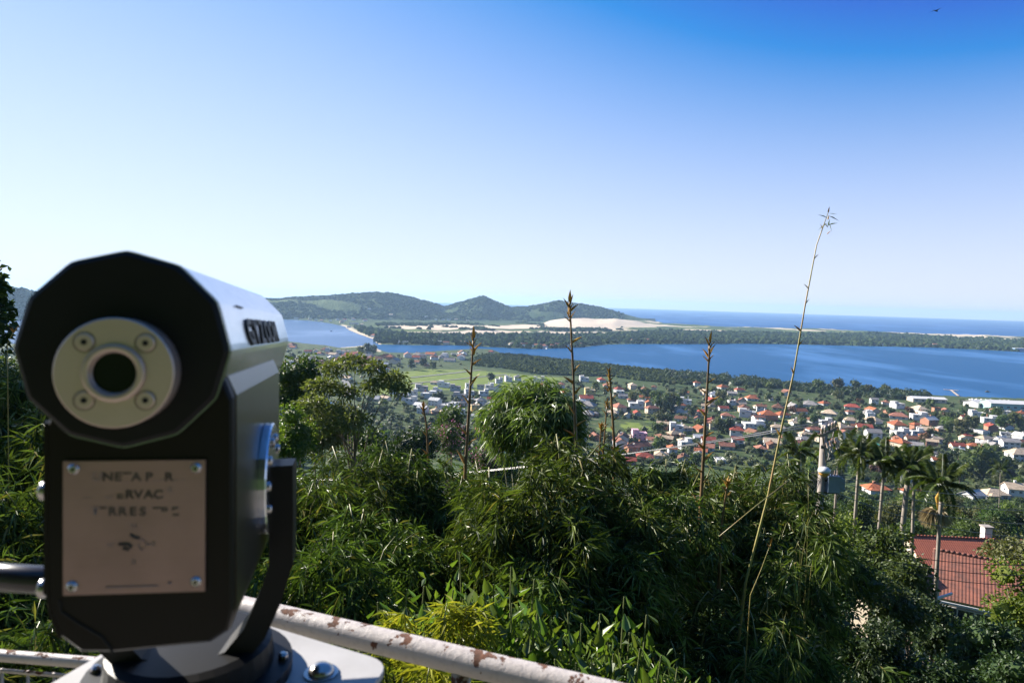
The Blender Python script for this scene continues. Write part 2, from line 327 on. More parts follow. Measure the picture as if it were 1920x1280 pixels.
plain = np.clip(-sdist(PLAIN, fx, fy) / 30, 0, 1); sand = np.maximum(sand, plain * np.clip((fbm(fx, fy * 0.5, 150, 4, 17) - 0.52) * 9, 0, 0.85))
sand = np.maximum(sand, np.clip(1 - np.abs(oc - 30) / 45, 0, 1)); azf = np.arctan2(fx, fy)
bay = (azf > math.atan((640 - 960) / FPX)) & (azf < math.atan((712 - 960) / FPX)) & (fy > 1200); sand = np.maximum(sand, np.where(bay, np.clip(1 - np.abs(lag - 8) / 22, 0, 1), 0))
fld_ = np.clip(-sdist(MEADOW, fx, fy) / 15 + 0.5, 0, 1); fld_ = np.maximum(fld_, 0.75 * np.clip(plain * (fbm(fx, fy, 200, 3, 19) - 0.35) * 2, 0, 0.6))
clear = np.clip((fbm(fx, fy, 260, 3, 77) - 0.70) * 9, 0, 0.4) * (np.hypot(fx, fy) > 3400) * (fx < -300); fld_ = np.maximum(fld_, clear)
lot = np.clip(-sdist(LOT, fx, fy) / 8 + 0.5, 0, 1)
urb_ = np.clip((fy - 380) / 80, 0, 1) * (fy < 2200) * (lag > 5) * np.clip(sdist(MANGROVE, fx, fy) / 20, 0, 1) * 0.9
cov[fm, 0] = np.maximum(sand, 0) * (lag > -60); cov[fm, 1] = np.maximum(fld_, lot * (fbm(fx, fy, 20, 2, 3) > 0.45)); cov[fm, 2] = np.maximum(urb_, lot)
ca = gm.attributes.new('cover', 'FLOAT_COLOR', 'POINT'); ca.data.foreach_set('color', cov.ravel())
struct(link('ground', gm))

# water
def water(name, deep, wscale, gloss, rough):
    m, t, b = newmat(name); pos = geovec(t); b.inputs['Base Color'].default_value = rgb(deep)
    mp = t.nodes.new('ShaderNodeMapping'); mp.inputs['Scale'].default_value = (1, 0.35, 1); mp.inputs['Rotation'].default_value = (0, 0, 0.5); t.links.new(pos, mp.inputs[0])
    n = noise(t, wscale, 5, mp.outputs[0], 0.6); big = noise(t, 0.0035, 4, mp.outputs[0], 0.6); st = ramp(t, big.outputs[0], [(0.5, 0.0), (0.64, 1.0)])
    dc = mixc(t, st.outputs[0], deep, tuple(min(1, x * 1.6 + 0.02) for x in deep))
    df = t.nodes.new('ShaderNodeBsdfDiffuse'); t.links.new(dc, df.inputs[0]); gl = t.nodes.new('ShaderNodeBsdfGlossy'); gl.inputs['Roughness'].default_value = rough
    bp = t.nodes.new('ShaderNodeBump'); bp.inputs['Strength'].default_value = 0.5; bp.inputs['Distance'].default_value = 0.6; t.links.new(n.outputs[0], bp.inputs['Height']); t.links.new(bp.outputs[0], gl.inputs['Normal'])
    mr = t.nodes.new('ShaderNodeMapRange'); mr.inputs[3].default_value = gloss; mr.inputs[4].default_value = gloss * 1.5; t.links.new(st.outputs[0], mr.inputs[0])
    mx = t.nodes.new('ShaderNodeMixShader'); t.links.new(mr.outputs[0], mx.inputs[0]); t.links.new(df.outputs[0], mx.inputs[1]); t.links.new(gl.outputs[0], mx.inputs[2])
    t.links.new(mx.outputs[0], t.nodes['Material Output'].inputs[0]); return m
m_sea = water('sea_water', (0.004, 0.066, 0.20), 0.02, 0.14, 0.25); m_lag = water('lagoon_water', (0.003, 0.064, 0.175), 0.12, 0.13, 0.22)
ra = np.concatenate([[0], np.geomspace(300, 24000, 40)]); aa = np.radians(np.arange(0, 360, 3.0)); V = [(0, 0, 0)]; Fq = []
mb = MB(); V = [(r * math.sin(a), r * math.cos(a), 0.0) for r in ra[1:] for a in aa]; n = len(aa)
mb.add(V, [((i * n + k), (i + 1) * n + k, (i + 1) * n + (k + 1) % n, i * n + (k + 1) % n) for i in range(len(ra) - 2) for k in range(n)])
mb.add([(300 * math.sin(a), 300 * math.cos(a), 0.0) for a in aa[::-1]], [tuple(range(n))])
struct(link('ocean', mb.mesh('ocean', m_sea)))
import bmesh
nf = len(FAR_SHORE); GR = [(x * (1.012 if i < nf else 0.985), y * (1.012 if i < nf else 0.985)) for i, (x, y) in enumerate(LAGOON)]
m_bay = water('bay_water', (0.015, 0.075, 0.20), 0.05, 0.42, 0.22)
def sheet(name, pts, mat):
  bmw = bmesh.new(); f = bmw.faces.new([bmw.verts.new((x, y, 0.25)) for x, y in pts]); bmesh.ops.triangulate(bmw, faces=[f]); bmesh.ops.recalc_face_normals(bmw, faces=bmw.faces); lm = bpy.data.meshes.new(name)
  for f in bmw.faces:
    if f.normal.z < 0: f.normal_flip()
  bmw.to_mesh(lm); bmw.free(); lm.materials.append(mat); struct(link(name, lm))
ka = 11; kb = len(GR) - 10                       # the channel between the bay and the lagoon
sheet('bay', GR[:ka + 1] + GR[kb:], m_bay); sheet('lagoon', GR[ka:kb + 1], m_lag)

# air between the lookout and the far hills
m_haze = bpy.data.materials.new('haze'); m_haze.use_nodes = True; t = m_haze.node_tree; t.nodes.remove(t.nodes['Principled BSDF'])
pv = t.nodes.new('ShaderNodeVolumePrincipled'); pv.inputs['Color'].default_value = (0.46, 0.70, 1.0, 1); pv.inputs['Density'].default_value = 5.6e-5; pv.inputs['Anisotropy'].default_value = 0.2
t.links.new(pv.outputs[0], t.nodes['Material Output'].inputs['Volume'])
mb = MB(); mb.box((0, 0, 128), (50000, 50000, 266)); stuff(link('haze', mb.mesh('haze', m_haze)))

# lookout terrace under the telescope
m_conc = pmat('terrace_concrete', (0.30, 0.27, 0.24), (0.20, 0.18, 0.16), 2.5, 0.9, bmp=0.3, bd=0.01)
mb = MB(); mb.box((0, -1.0, EYE - 1.74), (14, 5.4, 0.2)); struct(link('terrace', mb.mesh('terrace', m_conc)))
FLOOR = EYE - 1.64

# ------------------------------------------------------------------ buildings of the village and the far shore
def tilemat(name, c):
    m, t, b = newmat(name); v = objvec(t); wv = t.nodes.new('ShaderNodeTexWave'); wv.inputs['Scale'].default_value = 1.1; wv.inputs['Distortion'].default_value = 0.6; t.links.new(v, wv.inputs['Vector'])
    n = noise(t, 0.7, 6, v, 0.65); r = ramp(t, n.outputs[0], [(0.3, tuple(x * 0.6 for x in c)), (0.52, c), (0.75, tuple(min(1, x * 1.25 + 0.03) for x in c))])
    oi = t.nodes.new('ShaderNodeObjectInfo'); mr = t.nodes.new('ShaderNodeMapRange'); mr.inputs[3].default_value = 0.72; mr.inputs[4].default_value = 1.12; t.links.new(oi.outputs['Random'], mr.inputs[0])
    h = t.nodes.new('ShaderNodeHueSaturation'); t.links.new(r.outputs[0], h.inputs['Color']); t.links.new(mr.outputs[0], h.inputs['Value'])
    t.links.new(h.outputs[0], b.inputs['Base Color']); b.inputs['Roughness'].default_value = 0.85; b.inputs['Specular IOR Level'].default_value = 0.25; bump(t, b, wv.outputs[0], 0.5, 0.08); return m
ROOFC = {'orange': (0.37, 0.115, 0.05), 'terracotta': (0.31, 0.13, 0.085), 'red': (0.30, 0.065, 0.042), 'brown': (0.19, 0.085, 0.05), 'beige': (0.50, 0.38, 0.26), 'grey': (0.27, 0.25, 0.235), 'white': (0.56, 0.55, 0.53), 'teal': (0.03, 0.30, 0.24), 'cream': (0.55, 0.45, 0.30), 'pink': (0.60, 0.36, 0.42), 'blue': (0.08, 0.22, 0.42)}
RM = {k: tilemat('roof_' + k, c) for k, c in ROOFC.items()}
def wallmat(name, c): return pmat('wall_' + name, c, tuple(x * 0.86 for x in c), 0.5, 0.85, spec=0.2)
WALLC = {'white': (0.62, 0.61, 0.59), 'cream': (0.56, 0.47, 0.36), 'grey': (0.40, 0.40, 0.40), 'pink': (0.62, 0.40, 0.46), 'yellow': (0.62, 0.44, 0.16), 'brick': (0.40, 0.20, 0.13), 'blue': (0.22, 0.38, 0.60), 'green': (0.30, 0.46, 0.42)}
WM = {k: wallmat(k, c) for k, c in WALLC.items()}
m_pane, t, b = newmat('window_pane'); b.inputs['Base Color'].default_value = (0.02, 0.03, 0.045, 1); b.inputs['Roughness'].default_value = 0.12
m_frame = pmat('window_frame', (0.6, 0.6, 0.6), None, 3, 0.5)
m_tank = pmat('water_tank', (0.55, 0.58, 0.62), None, 1, 0.6)
def win_mesh(w, h):
    mb = MB(); f = 0.09
    mb.box((0, -0.03, 0), (w, 0.05, h), 0, 1)
    for x in (-w / 2, 0, w / 2): mb.box((x, -0.05, 0), (f, 0.12, h + f), 0, 0)
    for z in (-h / 2, h / 2): mb.box((0, -0.053, z), (w + f, 0.125, f), 0, 0)
    return mb.mesh('window', [m_frame, m_pane])
WIN = [win_mesh(1.5, 1.2), win_mesh(2.4, 1.3), win_mesh(1.0, 2.1)]
def door_mesh():
    mb = MB(); mb.box((0, -0.04, 1.05), (1.0, 0.08, 2.1), 0, 0); mb.box((0.35, -0.1, 1.05), (0.08, 0.06, 0.2), 0, 1); return mb.mesh('door', [RM['brown'], m_frame])
DOOR = door_mesh()
def roof_hip(mb, w, d, z, rise, o=0.6):
    a, b = w / 2 + o, d / 2 + o; rl = max(0.15, a - b); e = 0.22
    V = [(-a, -b, z), (a, -b, z), (a, b, z), (-a, b, z), (-a, -b, z + e), (a, -b, z + e), (a, b, z + e), (-a, b, z + e), (-rl, 0, z + e + rise), (rl, 0, z + e + rise)]
    mb.add(V, [(3, 2, 1, 0), (0, 1, 5, 4), (1, 2, 6, 5), (2, 3, 7, 6), (3, 0, 4, 7), (4, 5, 9, 8), (6, 7, 8, 9), (5, 6, 9), (7, 4, 8)])
    mb.tube([(-rl, 0, z + e + rise), (rl, 0, z + e + rise)], 0.14, 5)
def roof_gable(mb, w, d, z, rise, o=0.6):
    a, b = w / 2 + o, d / 2 + o; e = 0.2
    V = [(-a, -b, z), (a, -b, z), (a, 0, z + rise), (-a, 0, z + rise), (a, b, z), (-a, b, z)]; V += [(x, y, q + e) for x, y, q in V]
    mb.add(V, [(6, 7, 8, 9), (9, 8, 10, 11), (0, 3, 2, 1), (3, 5, 4, 2), (0, 1, 7, 6), (4, 5, 11, 10), (1, 2, 8, 7), (2, 4, 10, 8), (3, 0, 6, 9), (5, 3, 9, 11)])
    mb.tube([(-a, 0, z + rise + e), (a, 0, z + rise + e)], 0.13, 5)
HOUSES = []
def house(P, w, roof, kind, wall, rz, storeys=2, detail=2, sx=None, hidx=0):
    d = w * random.uniform(0.62, 0.85) if sx is None else sx; hgt = 3.0 * storeys
    o = thing('house', '', 'house', (P[0], P[1], P[2] - 0.25), rz)
    mb = MB(); rb = MB(); top = hgt
    if kind == 'flat':
        mb.box((0, 0, hgt / 2), (w, d, hgt))
        if detail and w > 9 and storeys > 1:
            s2 = random.choice((-1, 1)); mb2 = MB(); mb2.box((s2 * w * 0.28, d * 0.08, hgt + 1.35), (w * 0.42, d * 0.7, 2.7)); rb.box((s2 * w * 0.28, d * 0.08, hgt + 2.8), (w * 0.42 + 0.7, d * 0.7 + 0.7, 0.22)); top = hgt + 2.7
            link('upper_storey', mb2.mesh('upper_storey', WM[wall]), o)
        t_ = 0.3
        for x, y, a, b2 in ((0, -d / 2 - 0.05, w + 0.5, t_), (0, d / 2 + 0.05, w + 0.5, t_), (-w / 2 - 0.05, 0, t_, d - 0.22), (w / 2 + 0.05, 0, t_, d - 0.22)): rb.box((x, y, hgt + 0.2), (a, b2, 0.7))
        rb.box((0, 0, hgt + 0.02), (w - 0.4, d - 0.4, 0.2))
    elif kind == 'hip':
        mb.box((0, 0, hgt / 2), (w, d, hgt)); roof_hip(rb, w, d, hgt, d * 0.32, 0.9); top = hgt + d * 0.32
        if detail > 1 and w > 10:
            s2 = random.choice((-1, 1)); mb3 = MB(); mb3.box((s2 * w * 0.3, -d * 0.62, 1.5), (w * 0.4, d * 0.5, 3.0)); link('porch_wall', mb3.mesh('porch_wall', WM[wall]), o)
            r3 = MB(); roof_hip(r3, w * 0.4, d * 0.5, 3.0, d * 0.14, 0.5); r3.v = [(x + s2 * w * 0.3, y - d * 0.62, z) for x, y, z in r3.v]; link('porch_roof', r3.mesh('porch_roof', RM[roof]), o)
    else:
        mb.box((0, 0, hgt / 2), (w, d, hgt)); rs = d * 0.3; a, b2 = w / 2, d / 2
        mb.add([(-a, -b2, hgt), (a, -b2, hgt), (a, b2, hgt), (-a, b2, hgt), (-a, 0, hgt + rs), (a, 0, hgt + rs)], [(1, 2, 5), (3, 0, 4), (0, 1, 5, 4), (2, 3, 4, 5)]); roof_gable(rb, w, d, hgt + 0.02, rs); top = hgt + rs
    link('wall', mb.mesh('wall', WM[wall]), o); ro = link('roof', rb.mesh('roof', RM[roof]), o)
    if detail and random.random() < 0.45:
        cb = MB(); x, y = random.uniform(-0.3, 0.3) * w, random.uniform(0.0, 0.25) * d; cb.box((x, y, top - 0.2), (1.0, 1.0, 2.6)); cb.box((x, y, top + 1.2), (1.3, 1.3, 0.24)); link('chimney', cb.mesh('chimney', WM[random.choice((wall, 'brick', 'white'))]), ro)
    if detail > 1:
        n = max(2, int(w / 3.6)); wl = random.choice(WIN[:2])
        for s in range(storeys):
            for i in range(n):
                if s == 0 and i == n // 2: link('door', DOOR, o, ((i + 0.5) / n * w - w / 2, -d / 2, 0.25)); continue
                link('window', wl, o, ((i + 0.5) / n * w - w / 2, -d / 2, 1.7 + 3.0 * s))
            link('window', WIN[0], o, (-w / 2, 0, 1.7 + 3.0 * s), (0, 0, -math.pi / 2))
    elif detail == 1:
        for i in (-1, 1): link('window', WIN[1], o, (i * w * 0.26, -d / 2, hgt - 1.4))
    HOUSES.append(dict(o=o, P=np.array(P), w=w, roof=roof, kind=kind, wall=wall, top=top)); return o
def Z4(zx, zy): return 1000 + zx / 3.688, 520 + zy / 3.688
def Z5(zx, zy): return 1400 + zx / 3.688, 520 + zy / 3.688
def Z3(zx, zy): return 500 + zx / 3.688, 520 + zy / 3.688
def Z8(zx, zy): return 1400 + zx / 2.998, 853 + zy / 2.998
O, T, R_d, B, E, Gy, Wh = 'orange', 'terracotta', 'red', 'brown', 'beige', 'grey', 'white'
L4 = [(470, 700, R_d, 'hip', 14), (350, 700, Wh, 'flat', 12), (590, 765, R_d, 'hip', 10), (390, 790, 'cream', 'flat', 12), (365, 830, R_d, 'gable', 14), (620, 815, Gy, 'gable', 10), (710, 885, Wh, 'flat', 14), (590, 910, T, 'hip', 13), (820, 920, T, 'hip', 12), (715, 935, R_d, 'gable', 9), (375, 880, Gy, 'hip', 16), (380, 940, Gy, 'hip', 14), (1045, 860, Wh, 'flat', 14), (1310, 750, O, 'hip', 12), (1425, 770, R_d, 'hip', 11), (1375, 795, Gy, 'gable', 11), (1510, 830, O, 'hip', 13), (1740, 795, B, 'gable', 12), (1640, 830, E, 'hip', 10), (1130, 735, O, 'hip', 8), (1055, 790, O, 'gable', 7), (1690, 895, B, 'hip', 11), (1560, 890, E, 'hip', 10), (1835, 920, O, 'gable', 14), (1620, 965, O, 'hip', 15), (1720, 945, O, 'hip', 12), (1480, 945, Wh, 'flat', 15), (1520, 1030, Wh, 'flat', 17), (1335, 955, T, 'hip', 14), (1240, 985, R_d, 'hip', 10), (1080, 935, E, 'hip', 12), (1020, 975, B, 'gable', 10), (1040, 1035, E, 'hip', 10), (980, 1080, E, 'hip', 11), (930, 1115, E, 'gable', 8), (730, 1100, 'pink', 'flat', 11), (825, 1125, T, 'gable', 9), (880, 1100, B, 'hip', 8), (1150, 1105, Wh, 'gable', 9), (1040, 1130, E, 'hip', 8), (740, 1165, T, 'gable', 11), (800, 1150, E, 'gable', 7), (620, 1130, B, 'gable', 9), (330, 1125, Gy, 'gable', 11), (1050, 1165, Wh, 'flat', 9), (680, 1205, T, 'gable', 9), (770, 1240, R_d, 'hip', 10), (650, 1270, R_d, 'gable', 10), (140, 1015, R_d, 'gable', 9), (210, 1005, R_d, 'hip', 10), (1880, 1080, E, 'hip', 9), (1650, 1140, E, 'gable', 12), (1850, 1170, T, 'gable', 8), (1810, 995, E, 'hip', 9), (1440, 870, E, 'gable', 9), (1900, 860, Gy, 'hip', 9), (1370, 865, Wh, 'flat', 8), (1190, 885, E, 'gable', 8), (1165, 945, R_d, 'hip', 8)]
L5 = [(40, 815, O, 'gable', 8), (260, 790, T, 'gable', 10), (445, 875, Gy, 'hip', 15), (535, 865, O, 'hip', 10), (730, 890, R_d, 'hip', 15), (870, 915, O, 'gable', 13), (570, 935, E, 'hip', 14), (715, 925, T, 'hip', 8), (1040, 885, Wh, 'flat', 12), (1195, 905, E, 'hip', 16), (985, 925, T, 'gable', 9), (1050, 955, T, 'hip', 16), (1190, 965, Wh, 'flat', 14), (720, 985, E, 'hip', 13), (870, 985, E, 'hip', 14), (1030, 1000, E, 'gable', 9), (1260, 1000, Wh, 'gable', 12), (1040, 1035, O, 'hip', 14), (1165, 1035, O, 'hip', 8), (1250, 1050, O, 'hip', 11), (1365, 1045, Gy, 'hip', 12), (460, 980, B, 'hip', 12), (640, 1030, E, 'hip', 13), (545, 1010, Wh, 'flat', 10), (810, 1055, R_d, 'gable', 12), (1060, 1085, Wh, 'flat', 13), (1175, 1085, Wh, 'flat', 9), (1140, 1115, B, 'gable', 9), (1045, 1120, B, 'gable', 9), (1230, 1120, O, 'hip', 8), (1055, 1165, O, 'hip', 12), (1165, 1160, Gy, 'gable', 10), (1280, 1160, E, 'gable', 8), (1500, 960, R_d, 'gable', 8), (1590, 950, Wh, 'flat', 13), (1500, 995, E, 'gable', 11), (1680, 990, Wh, 'flat', 13), (1310, 915, B, 'flat', 7), (1775, 985, 'cream', 'flat', 6), (1790, 940, Wh, 'flat', 8), (1885, 965, E, 'gable', 9), (1640, 1135, E, 'hip', 11), (1785, 1095, Wh, 'flat', 7), (1815, 1160, Gy, 'gable', 12), (1890, 1115, Wh, 'gable', 9), (1460, 1195, Wh, 'gable', 7), (1450, 1255, E, 'hip', 11), (1300, 1220, E, 'hip', 7), (1320, 1265, O, 'gable', 7), (1870, 1245, E, 'hip', 12), (1500, 1110, E, 'gable', 7), (400, 1085, E, 'hip', 8), (370, 1170, T, 'gable', 9), (510, 1115, O, 'gable', 7), (720, 1160, E, 'hip', 8), (870, 1155, 'teal', 'hip', 7), (210, 895, B, 'hip', 9), (345, 1005, E, 'gable', 9)]
L3 = [(1070, 765, Gy, 'flat', 14), (1225, 740, Wh, 'flat', 13), (1305, 765, Gy, 'flat', 12), (1120, 815, Wh, 'flat', 15), (1335, 825, Gy, 'flat', 13), (1540, 755, Wh, 'flat', 10), (1605, 712, Wh, 'flat', 9), (1480, 755, Gy, 'flat', 8), (1670, 700, Wh, 'flat', 9), (1735, 695, Gy, 'hip', 9), (1870, 708, Wh, 'flat', 9), (1920, 705, Wh, 'flat', 9), (1260, 900, Wh, 'flat', 16), (1355, 865, Gy, 'gable', 9), (1165, 865, Wh, 'gable', 11), (1000, 855, Wh, 'flat', 10), (880, 785, Wh, 'flat', 10), (740, 835, Wh, 'gable', 12), (1440, 900, 'cream', 'flat', 8), (1480, 865, Gy, 'hip', 10), (1225, 1050, T, 'hip', 11), (1280, 1085, B, 'gable', 9), (1325, 1040, Gy, 'gable', 9), (1600, 1205, R_d, 'gable', 9), (1690, 1185, R_d, 'gable', 9), (350, 655, Wh, 'gable', 24), (430, 880, 'blue', 'gable', 10), (310, 955, Wh, 'flat', 9), (650, 640, Wh, 'flat', 10), (560, 690, E, 'gable', 10), (1010, 800, Wh, 'flat', 10), (950, 830, Wh, 'gable', 9), (1060, 880, Wh, 'gable', 10), (1180, 790, Wh, 'flat', 9), (1400, 800, Wh, 'flat', 10), (1400, 745, Wh, 'flat', 9), (1160, 720, E, 'hip', 9), (1600, 770, E, 'gable', 9), (1500, 800, Wh, 'flat', 10), (1420, 850, Wh, 'gable', 9), (1180, 920, E, 'hip', 10), (1330, 930, Wh, 'flat', 10), (1790, 740, Wh, 'flat', 9), (820, 830, E, 'gable', 10), (1080, 920, Wh, 'gable', 9), (1560, 900, Wh, 'flat', 9)]
L8 = [(725, 195, O, 'hip', 11), (910, 165, Wh, 'flat', 8), (925, 210, O, 'hip', 9), (1385, 225, E, 'hip', 11), (1515, 225, E, 'gable', 11), (1265, 235, Wh, 'gable', 10), (330, 40, E, 'gable', 9)]
spots = [(*Z4(x, y), c, k, w) for x, y, c, k, w in L4] + [(*Z5(x, y), c, k, w) for x, y, c, k, w in L5] + [(*Z3(x, y), c, k, w) for x, y, c, k, w in L3] + [(*Z8(x, y), c, k, w) for x, y, c, k, w in L8]
placed = []
def free(P, r):
    return all((P[0] - q[0]) ** 2 + (P[1] - q[1]) ** 2 > (0.55 * (r + q[2])) ** 2 for q in placed)
def wall_for(roof, kind):
    if kind == 'flat': return {'white': 'white', 'grey': 'grey', 'cream': 'yellow', 'pink': 'pink', 'brown': 'brick'}.get(roof, 'white')
    return random.choice(('white', 'white', 'cream', 'cream', 'white', 'white', 'brick'))
for u, v, c, k, w in spots:
    w *= 1.1; P = ground_at(u, v + 5); dist = np.linalg.norm(P - CAMP)
    if not free(P, w * 0.5): P = ground_at(u + random.uniform(-6, 6), v + random.uniform(2, 9))
    placed.append((P[0], P[1], w)); st = 2 if (k == 'flat' or random.random() < 0.18) else 1
    house(P, w, c, k, wall_for(c, k), random.choice((0, 0, 0, math.pi / 2)) * (k != 'flat') + random.uniform(-0.5, 0.45), st, 2 if dist < 760 else 1)
# dense old town by the bay, and infill between the noted houses
TOWN = [(541, 648), (600, 655), (640, 660), (700, 662), (730, 667), (771, 667), (825, 664), (893, 659), (925, 660), (936, 667), (900, 674), (860, 688), (780, 692), (700, 700), (640, 696), (560, 700), (535, 700)]
INFILL = [(1000, 720), (1100, 712), (1250, 735), (1400, 745), (1520, 750), (1700, 760), (1920, 775), (1920, 860), (1800, 850), (1500, 830), (1300, 850), (1150, 850), (1050, 830), (1000, 780)]
def inpoly(poly, u, v): return sdist(np.array(poly, float), np.array([u]), np.array([v]))[0] < 0
def fill(poly, n, cols, wmin, wmax, detail):
    us = [p[0] for p in poly]; vs = [p[1] for p in poly]; k = 0; tries = 0
    while k < n and tries < n * 60:
        tries += 1; u, v = random.uniform(min(us), max(us)), random.uniform(min(vs), max(vs))
        if not inpoly(poly, u, v): continue
        P = ground_at(u, v); w = random.uniform(wmin, wmax)
        if not free(P, w * 1.25): continue
        if sdist(LAGOON, P[0:1], P[1:2])[0] < 18 or sdist(MEADOW, P[0:1], P[1:2])[0] < 5 or sdist(MANGROVE, P[0:1], P[1:2])[0] < 5 or sdist(LOT, P[0:1], P[1:2])[0] < 8: continue
        placed.append((P[0], P[1], w)); c = random.choice(cols); kd = 'flat' if c == 'white' and random.random() < 0.7 else random.choice(('hip', 'gable', 'gable'))
        house(P, w, c, kd, wall_for(c, kd), random.choice((0, math.pi / 2)) + random.uniform(-0.4, 0.3), random.choice((1, 1, 2)), detail); k += 1
fill(TOWN, 62, [O, T, O, R_d, Wh, Wh, B, E, Gy, T], 12, 22, 1)
fill(INFILL, 84, [O, T, R_d, Wh, E, E, B, Gy, T], 8.5, 13, 1)
LOWV = [(770, 770), (900, 745), (1010, 765), (1100, 805), (1300, 800), (1480, 815), (1490, 868), (1330, 872), (1180, 872), (1060, 850), (900, 835)]
fill(LOWV, 34, [O, T, T, R_d, Wh, E, B, Gy], 8, 12, 2)
LEFTV = [(60, 690), (250, 662), (520, 655), (530, 760), (420, 800), (150, 790), (40, 760)]
_n0 = len(HOUSES); fill(LEFTV, 22, [O, T, Wh, E, R_d, Gy], 10, 17, 1); HIDDEN = HOUSES[_n0:]; del HOUSES[_n0:]
# far shore and hillside houses
FARH = [Z5(*p) for p in ((990, 455), (1040, 458), (1110, 465), (1160, 467), (1250, 470), (1300, 472), (1555, 472), (1590, 488), (1690, 460), (1680, 492), (935, 467), (320, 425), (1020, 450), (1215, 466))] + [Z4(*p) for p in ((690, 442), (785, 440), (985, 447), (1030, 452), (30, 480), (75, 485), (130, 482), (170, 474), (230, 478), (280, 472), (330, 474), (400, 462))] + [Z3(*p) for p in ((900, 450), (960, 455), (1150, 445), (1185, 450), (1240, 462), (1360, 462), (1700, 472), (1780, 474), (1850, 480), (1740, 455), (300, 288), (205, 292), (490, 292), (540, 298), (600, 292), (620, 322), (710, 218), (590, 322), (520, 312), (860, 262), (1170, 292), (1220, 294), (1260, 292), (1310, 293), (1100, 272), (1390, 298), (660, 330), (680, 300), (740, 410), (570, 345), (440, 300), (380, 305), (340, 296))]
FARSET = []
for u, v in FARH:
    P = ground_at(u, v + 0.6); c = random.choice((Wh, Wh, Wh, E, O, T)); kd = 'flat' if c == Wh else random.choice(('hip', 'gable'))
    if sdist(LAGOON, P[0:1], P[1:2])[0] < 6: P = P * np.array([1.01, 1.01, 1]); P[2] = max(0.6, G(P[0], P[1]))
    o = house(P, random.uniform(12, 20), c, kd, 'white' if random.random() < 0.8 else 'cream', random.uniform(-0.4, 0.4), 2, 0); HOUSES.pop(); FARSET.append((o, u, v, c, kd))

# boat sheds by the lagoon at the right
def shed(u, v, w, d, h, roofm, wallm, rz, label, rise=3.0):
    P = ground_at(u, v); o = thing('boat_shed', label, 'shed', (P[0], P[1], P[2] - 0.2), rz); mb = MB(); mb.box((0, 0, h / 2), (w, d, h))
    mb.add([(-w / 2, -d / 2, h), (w / 2, -d / 2, h), (w / 2, d / 2, h), (-w / 2, d / 2, h), (-w / 2, 0, h + rise), (w / 2, 0, h + rise)], [(1, 2, 5), (3, 0, 4), (0, 1, 5, 4), (2, 3, 4, 5)]); link('wall', mb.mesh('wall', wallm), o)
    rb = MB(); roof_gable(rb, w, d, h + 0.03, rise, 1.0); ro = link('roof', rb.mesh('roof', roofm), o)
    n = int(w / 4)
    for i in range(n):
        sb = MB(); x = (i + 0.5) / n * w - w / 2; sb.box((x, -d / 4, h + 0.62 + rise / 2), (0.12, math.hypot(d / 2 + 1, rise) * 0.9, 0.1)); s = math.atan2(rise, d / 2)
        k, q = math.cos(s), math.sin(s); cy, cz = -d / 4, h + 0.3 + rise / 2; sb.v = [(a, cy + (y - cy) * k - (z - cz - 0.32) * q, cz + (y - cy) * q + (z - cz - 0.32) * k) for a, y, z in sb.v]; link('roof_seam', sb.mesh('roof_seam', roofm), ro)
    for i in range(max(2, n // 2)): link('window', WIN[1], o, ((i + 0.5) / max(2, n // 2) * w - w / 2, -d / 2, h * 0.55), (0, 0, 0), (1.3, 1, 1.5))
    placed.append((P[0], P[1], w)); return o
m_sheet = pmat('sheet_roof', (0.62, 0.60, 0.57), (0.5, 0.48, 0.45), 0.2, 0.6)
shed(1886, 768, 48, 24, 9, m_sheet, WM['green'], -0.12, 'wide pale-roofed boat shed with green walls near the lagoon at the right edge')
shed(1832, 762, 24, 20, 6, m_sheet, WM['white'], 0.35, 'white gabled shed just left of the green-walled boat shed')
shed(1737, 753, 42, 18, 5, m_sheet, WM['cream'], -0.1, 'long low white-roofed shed among trees below the wooden jetty', 2.0)
P = ground_at(1912, 658); o = thing('lakeside_hall', 'pale blue flat-roofed hall on the far shore at the right edge', 'building', (P[0], P[1], P[2] - 0.2)); mb = MB(); mb.box((0, 0, 5), (40, 18, 10)); link('wall', mb.mesh('wall', WM['blue']), o); mb = MB(); mb.box((0, 0, 10.3), (42, 20, 0.6)); link('roof', mb.mesh('roof', m_sheet), o)
for i in range(6): link('window', WIN[1], o, (-16 + i * 6.4, -9, 5.5), (0, 0, 0), (1.8, 1, 2.2))

# the smallest and hidden houses read as one mass
def to_stuff(roots, name, label, cat):
    V = []; Fc = []; mi = []; mats = []; n = 0
    for r in roots:
        Mr = Matrix.Translation(r.location) @ r.rotation_euler.to_matrix().to_4x4()
        kids = list(r.children); kids += [g for c in kids for g in c.children]
        for c in kids:
            Mc = Mr if c.parent is r else Mr @ c.parent.matrix_basis; Mc = Mc @ c.matrix_basis; me = c.data
            V += [tuple(Mc @ v.co) for v in me.vertices]
            for p in me.polygons:
                m = me.materials[p.material_index]
                if m not in mats: mats.append(m)
                Fc.append(tuple(n + i for i in p.vertices)); mi.append(mats.index(m))
            n += len(me.vertices)
        for c in kids[::-1] + [r]: bpy.data.objects.remove(c)
    me = bpy.data.meshes.new(name); me.from_pydata(V, [], Fc)
    for m in mats: me.materials.append(m)
    me.polygons.foreach_set('material_index', mi); me.update(); stuff(tag(link(name, me), label, cat))
allh = [(h['w'] / np.linalg.norm(h['P'] - CAMP), i, 'v') for i, h in enumerate(HOUSES)] + [(14.0 / np.linalg.norm(np.array(q[0].location) - CAMP), i, 'f') for i, q in enumerate(FARSET)]
allh.sort(reverse=True); drop = allh[296:]
dv_ = {i for _, i, k in drop if k == 'v'}; df_ = {i for _, i, k in drop if k == 'f'}
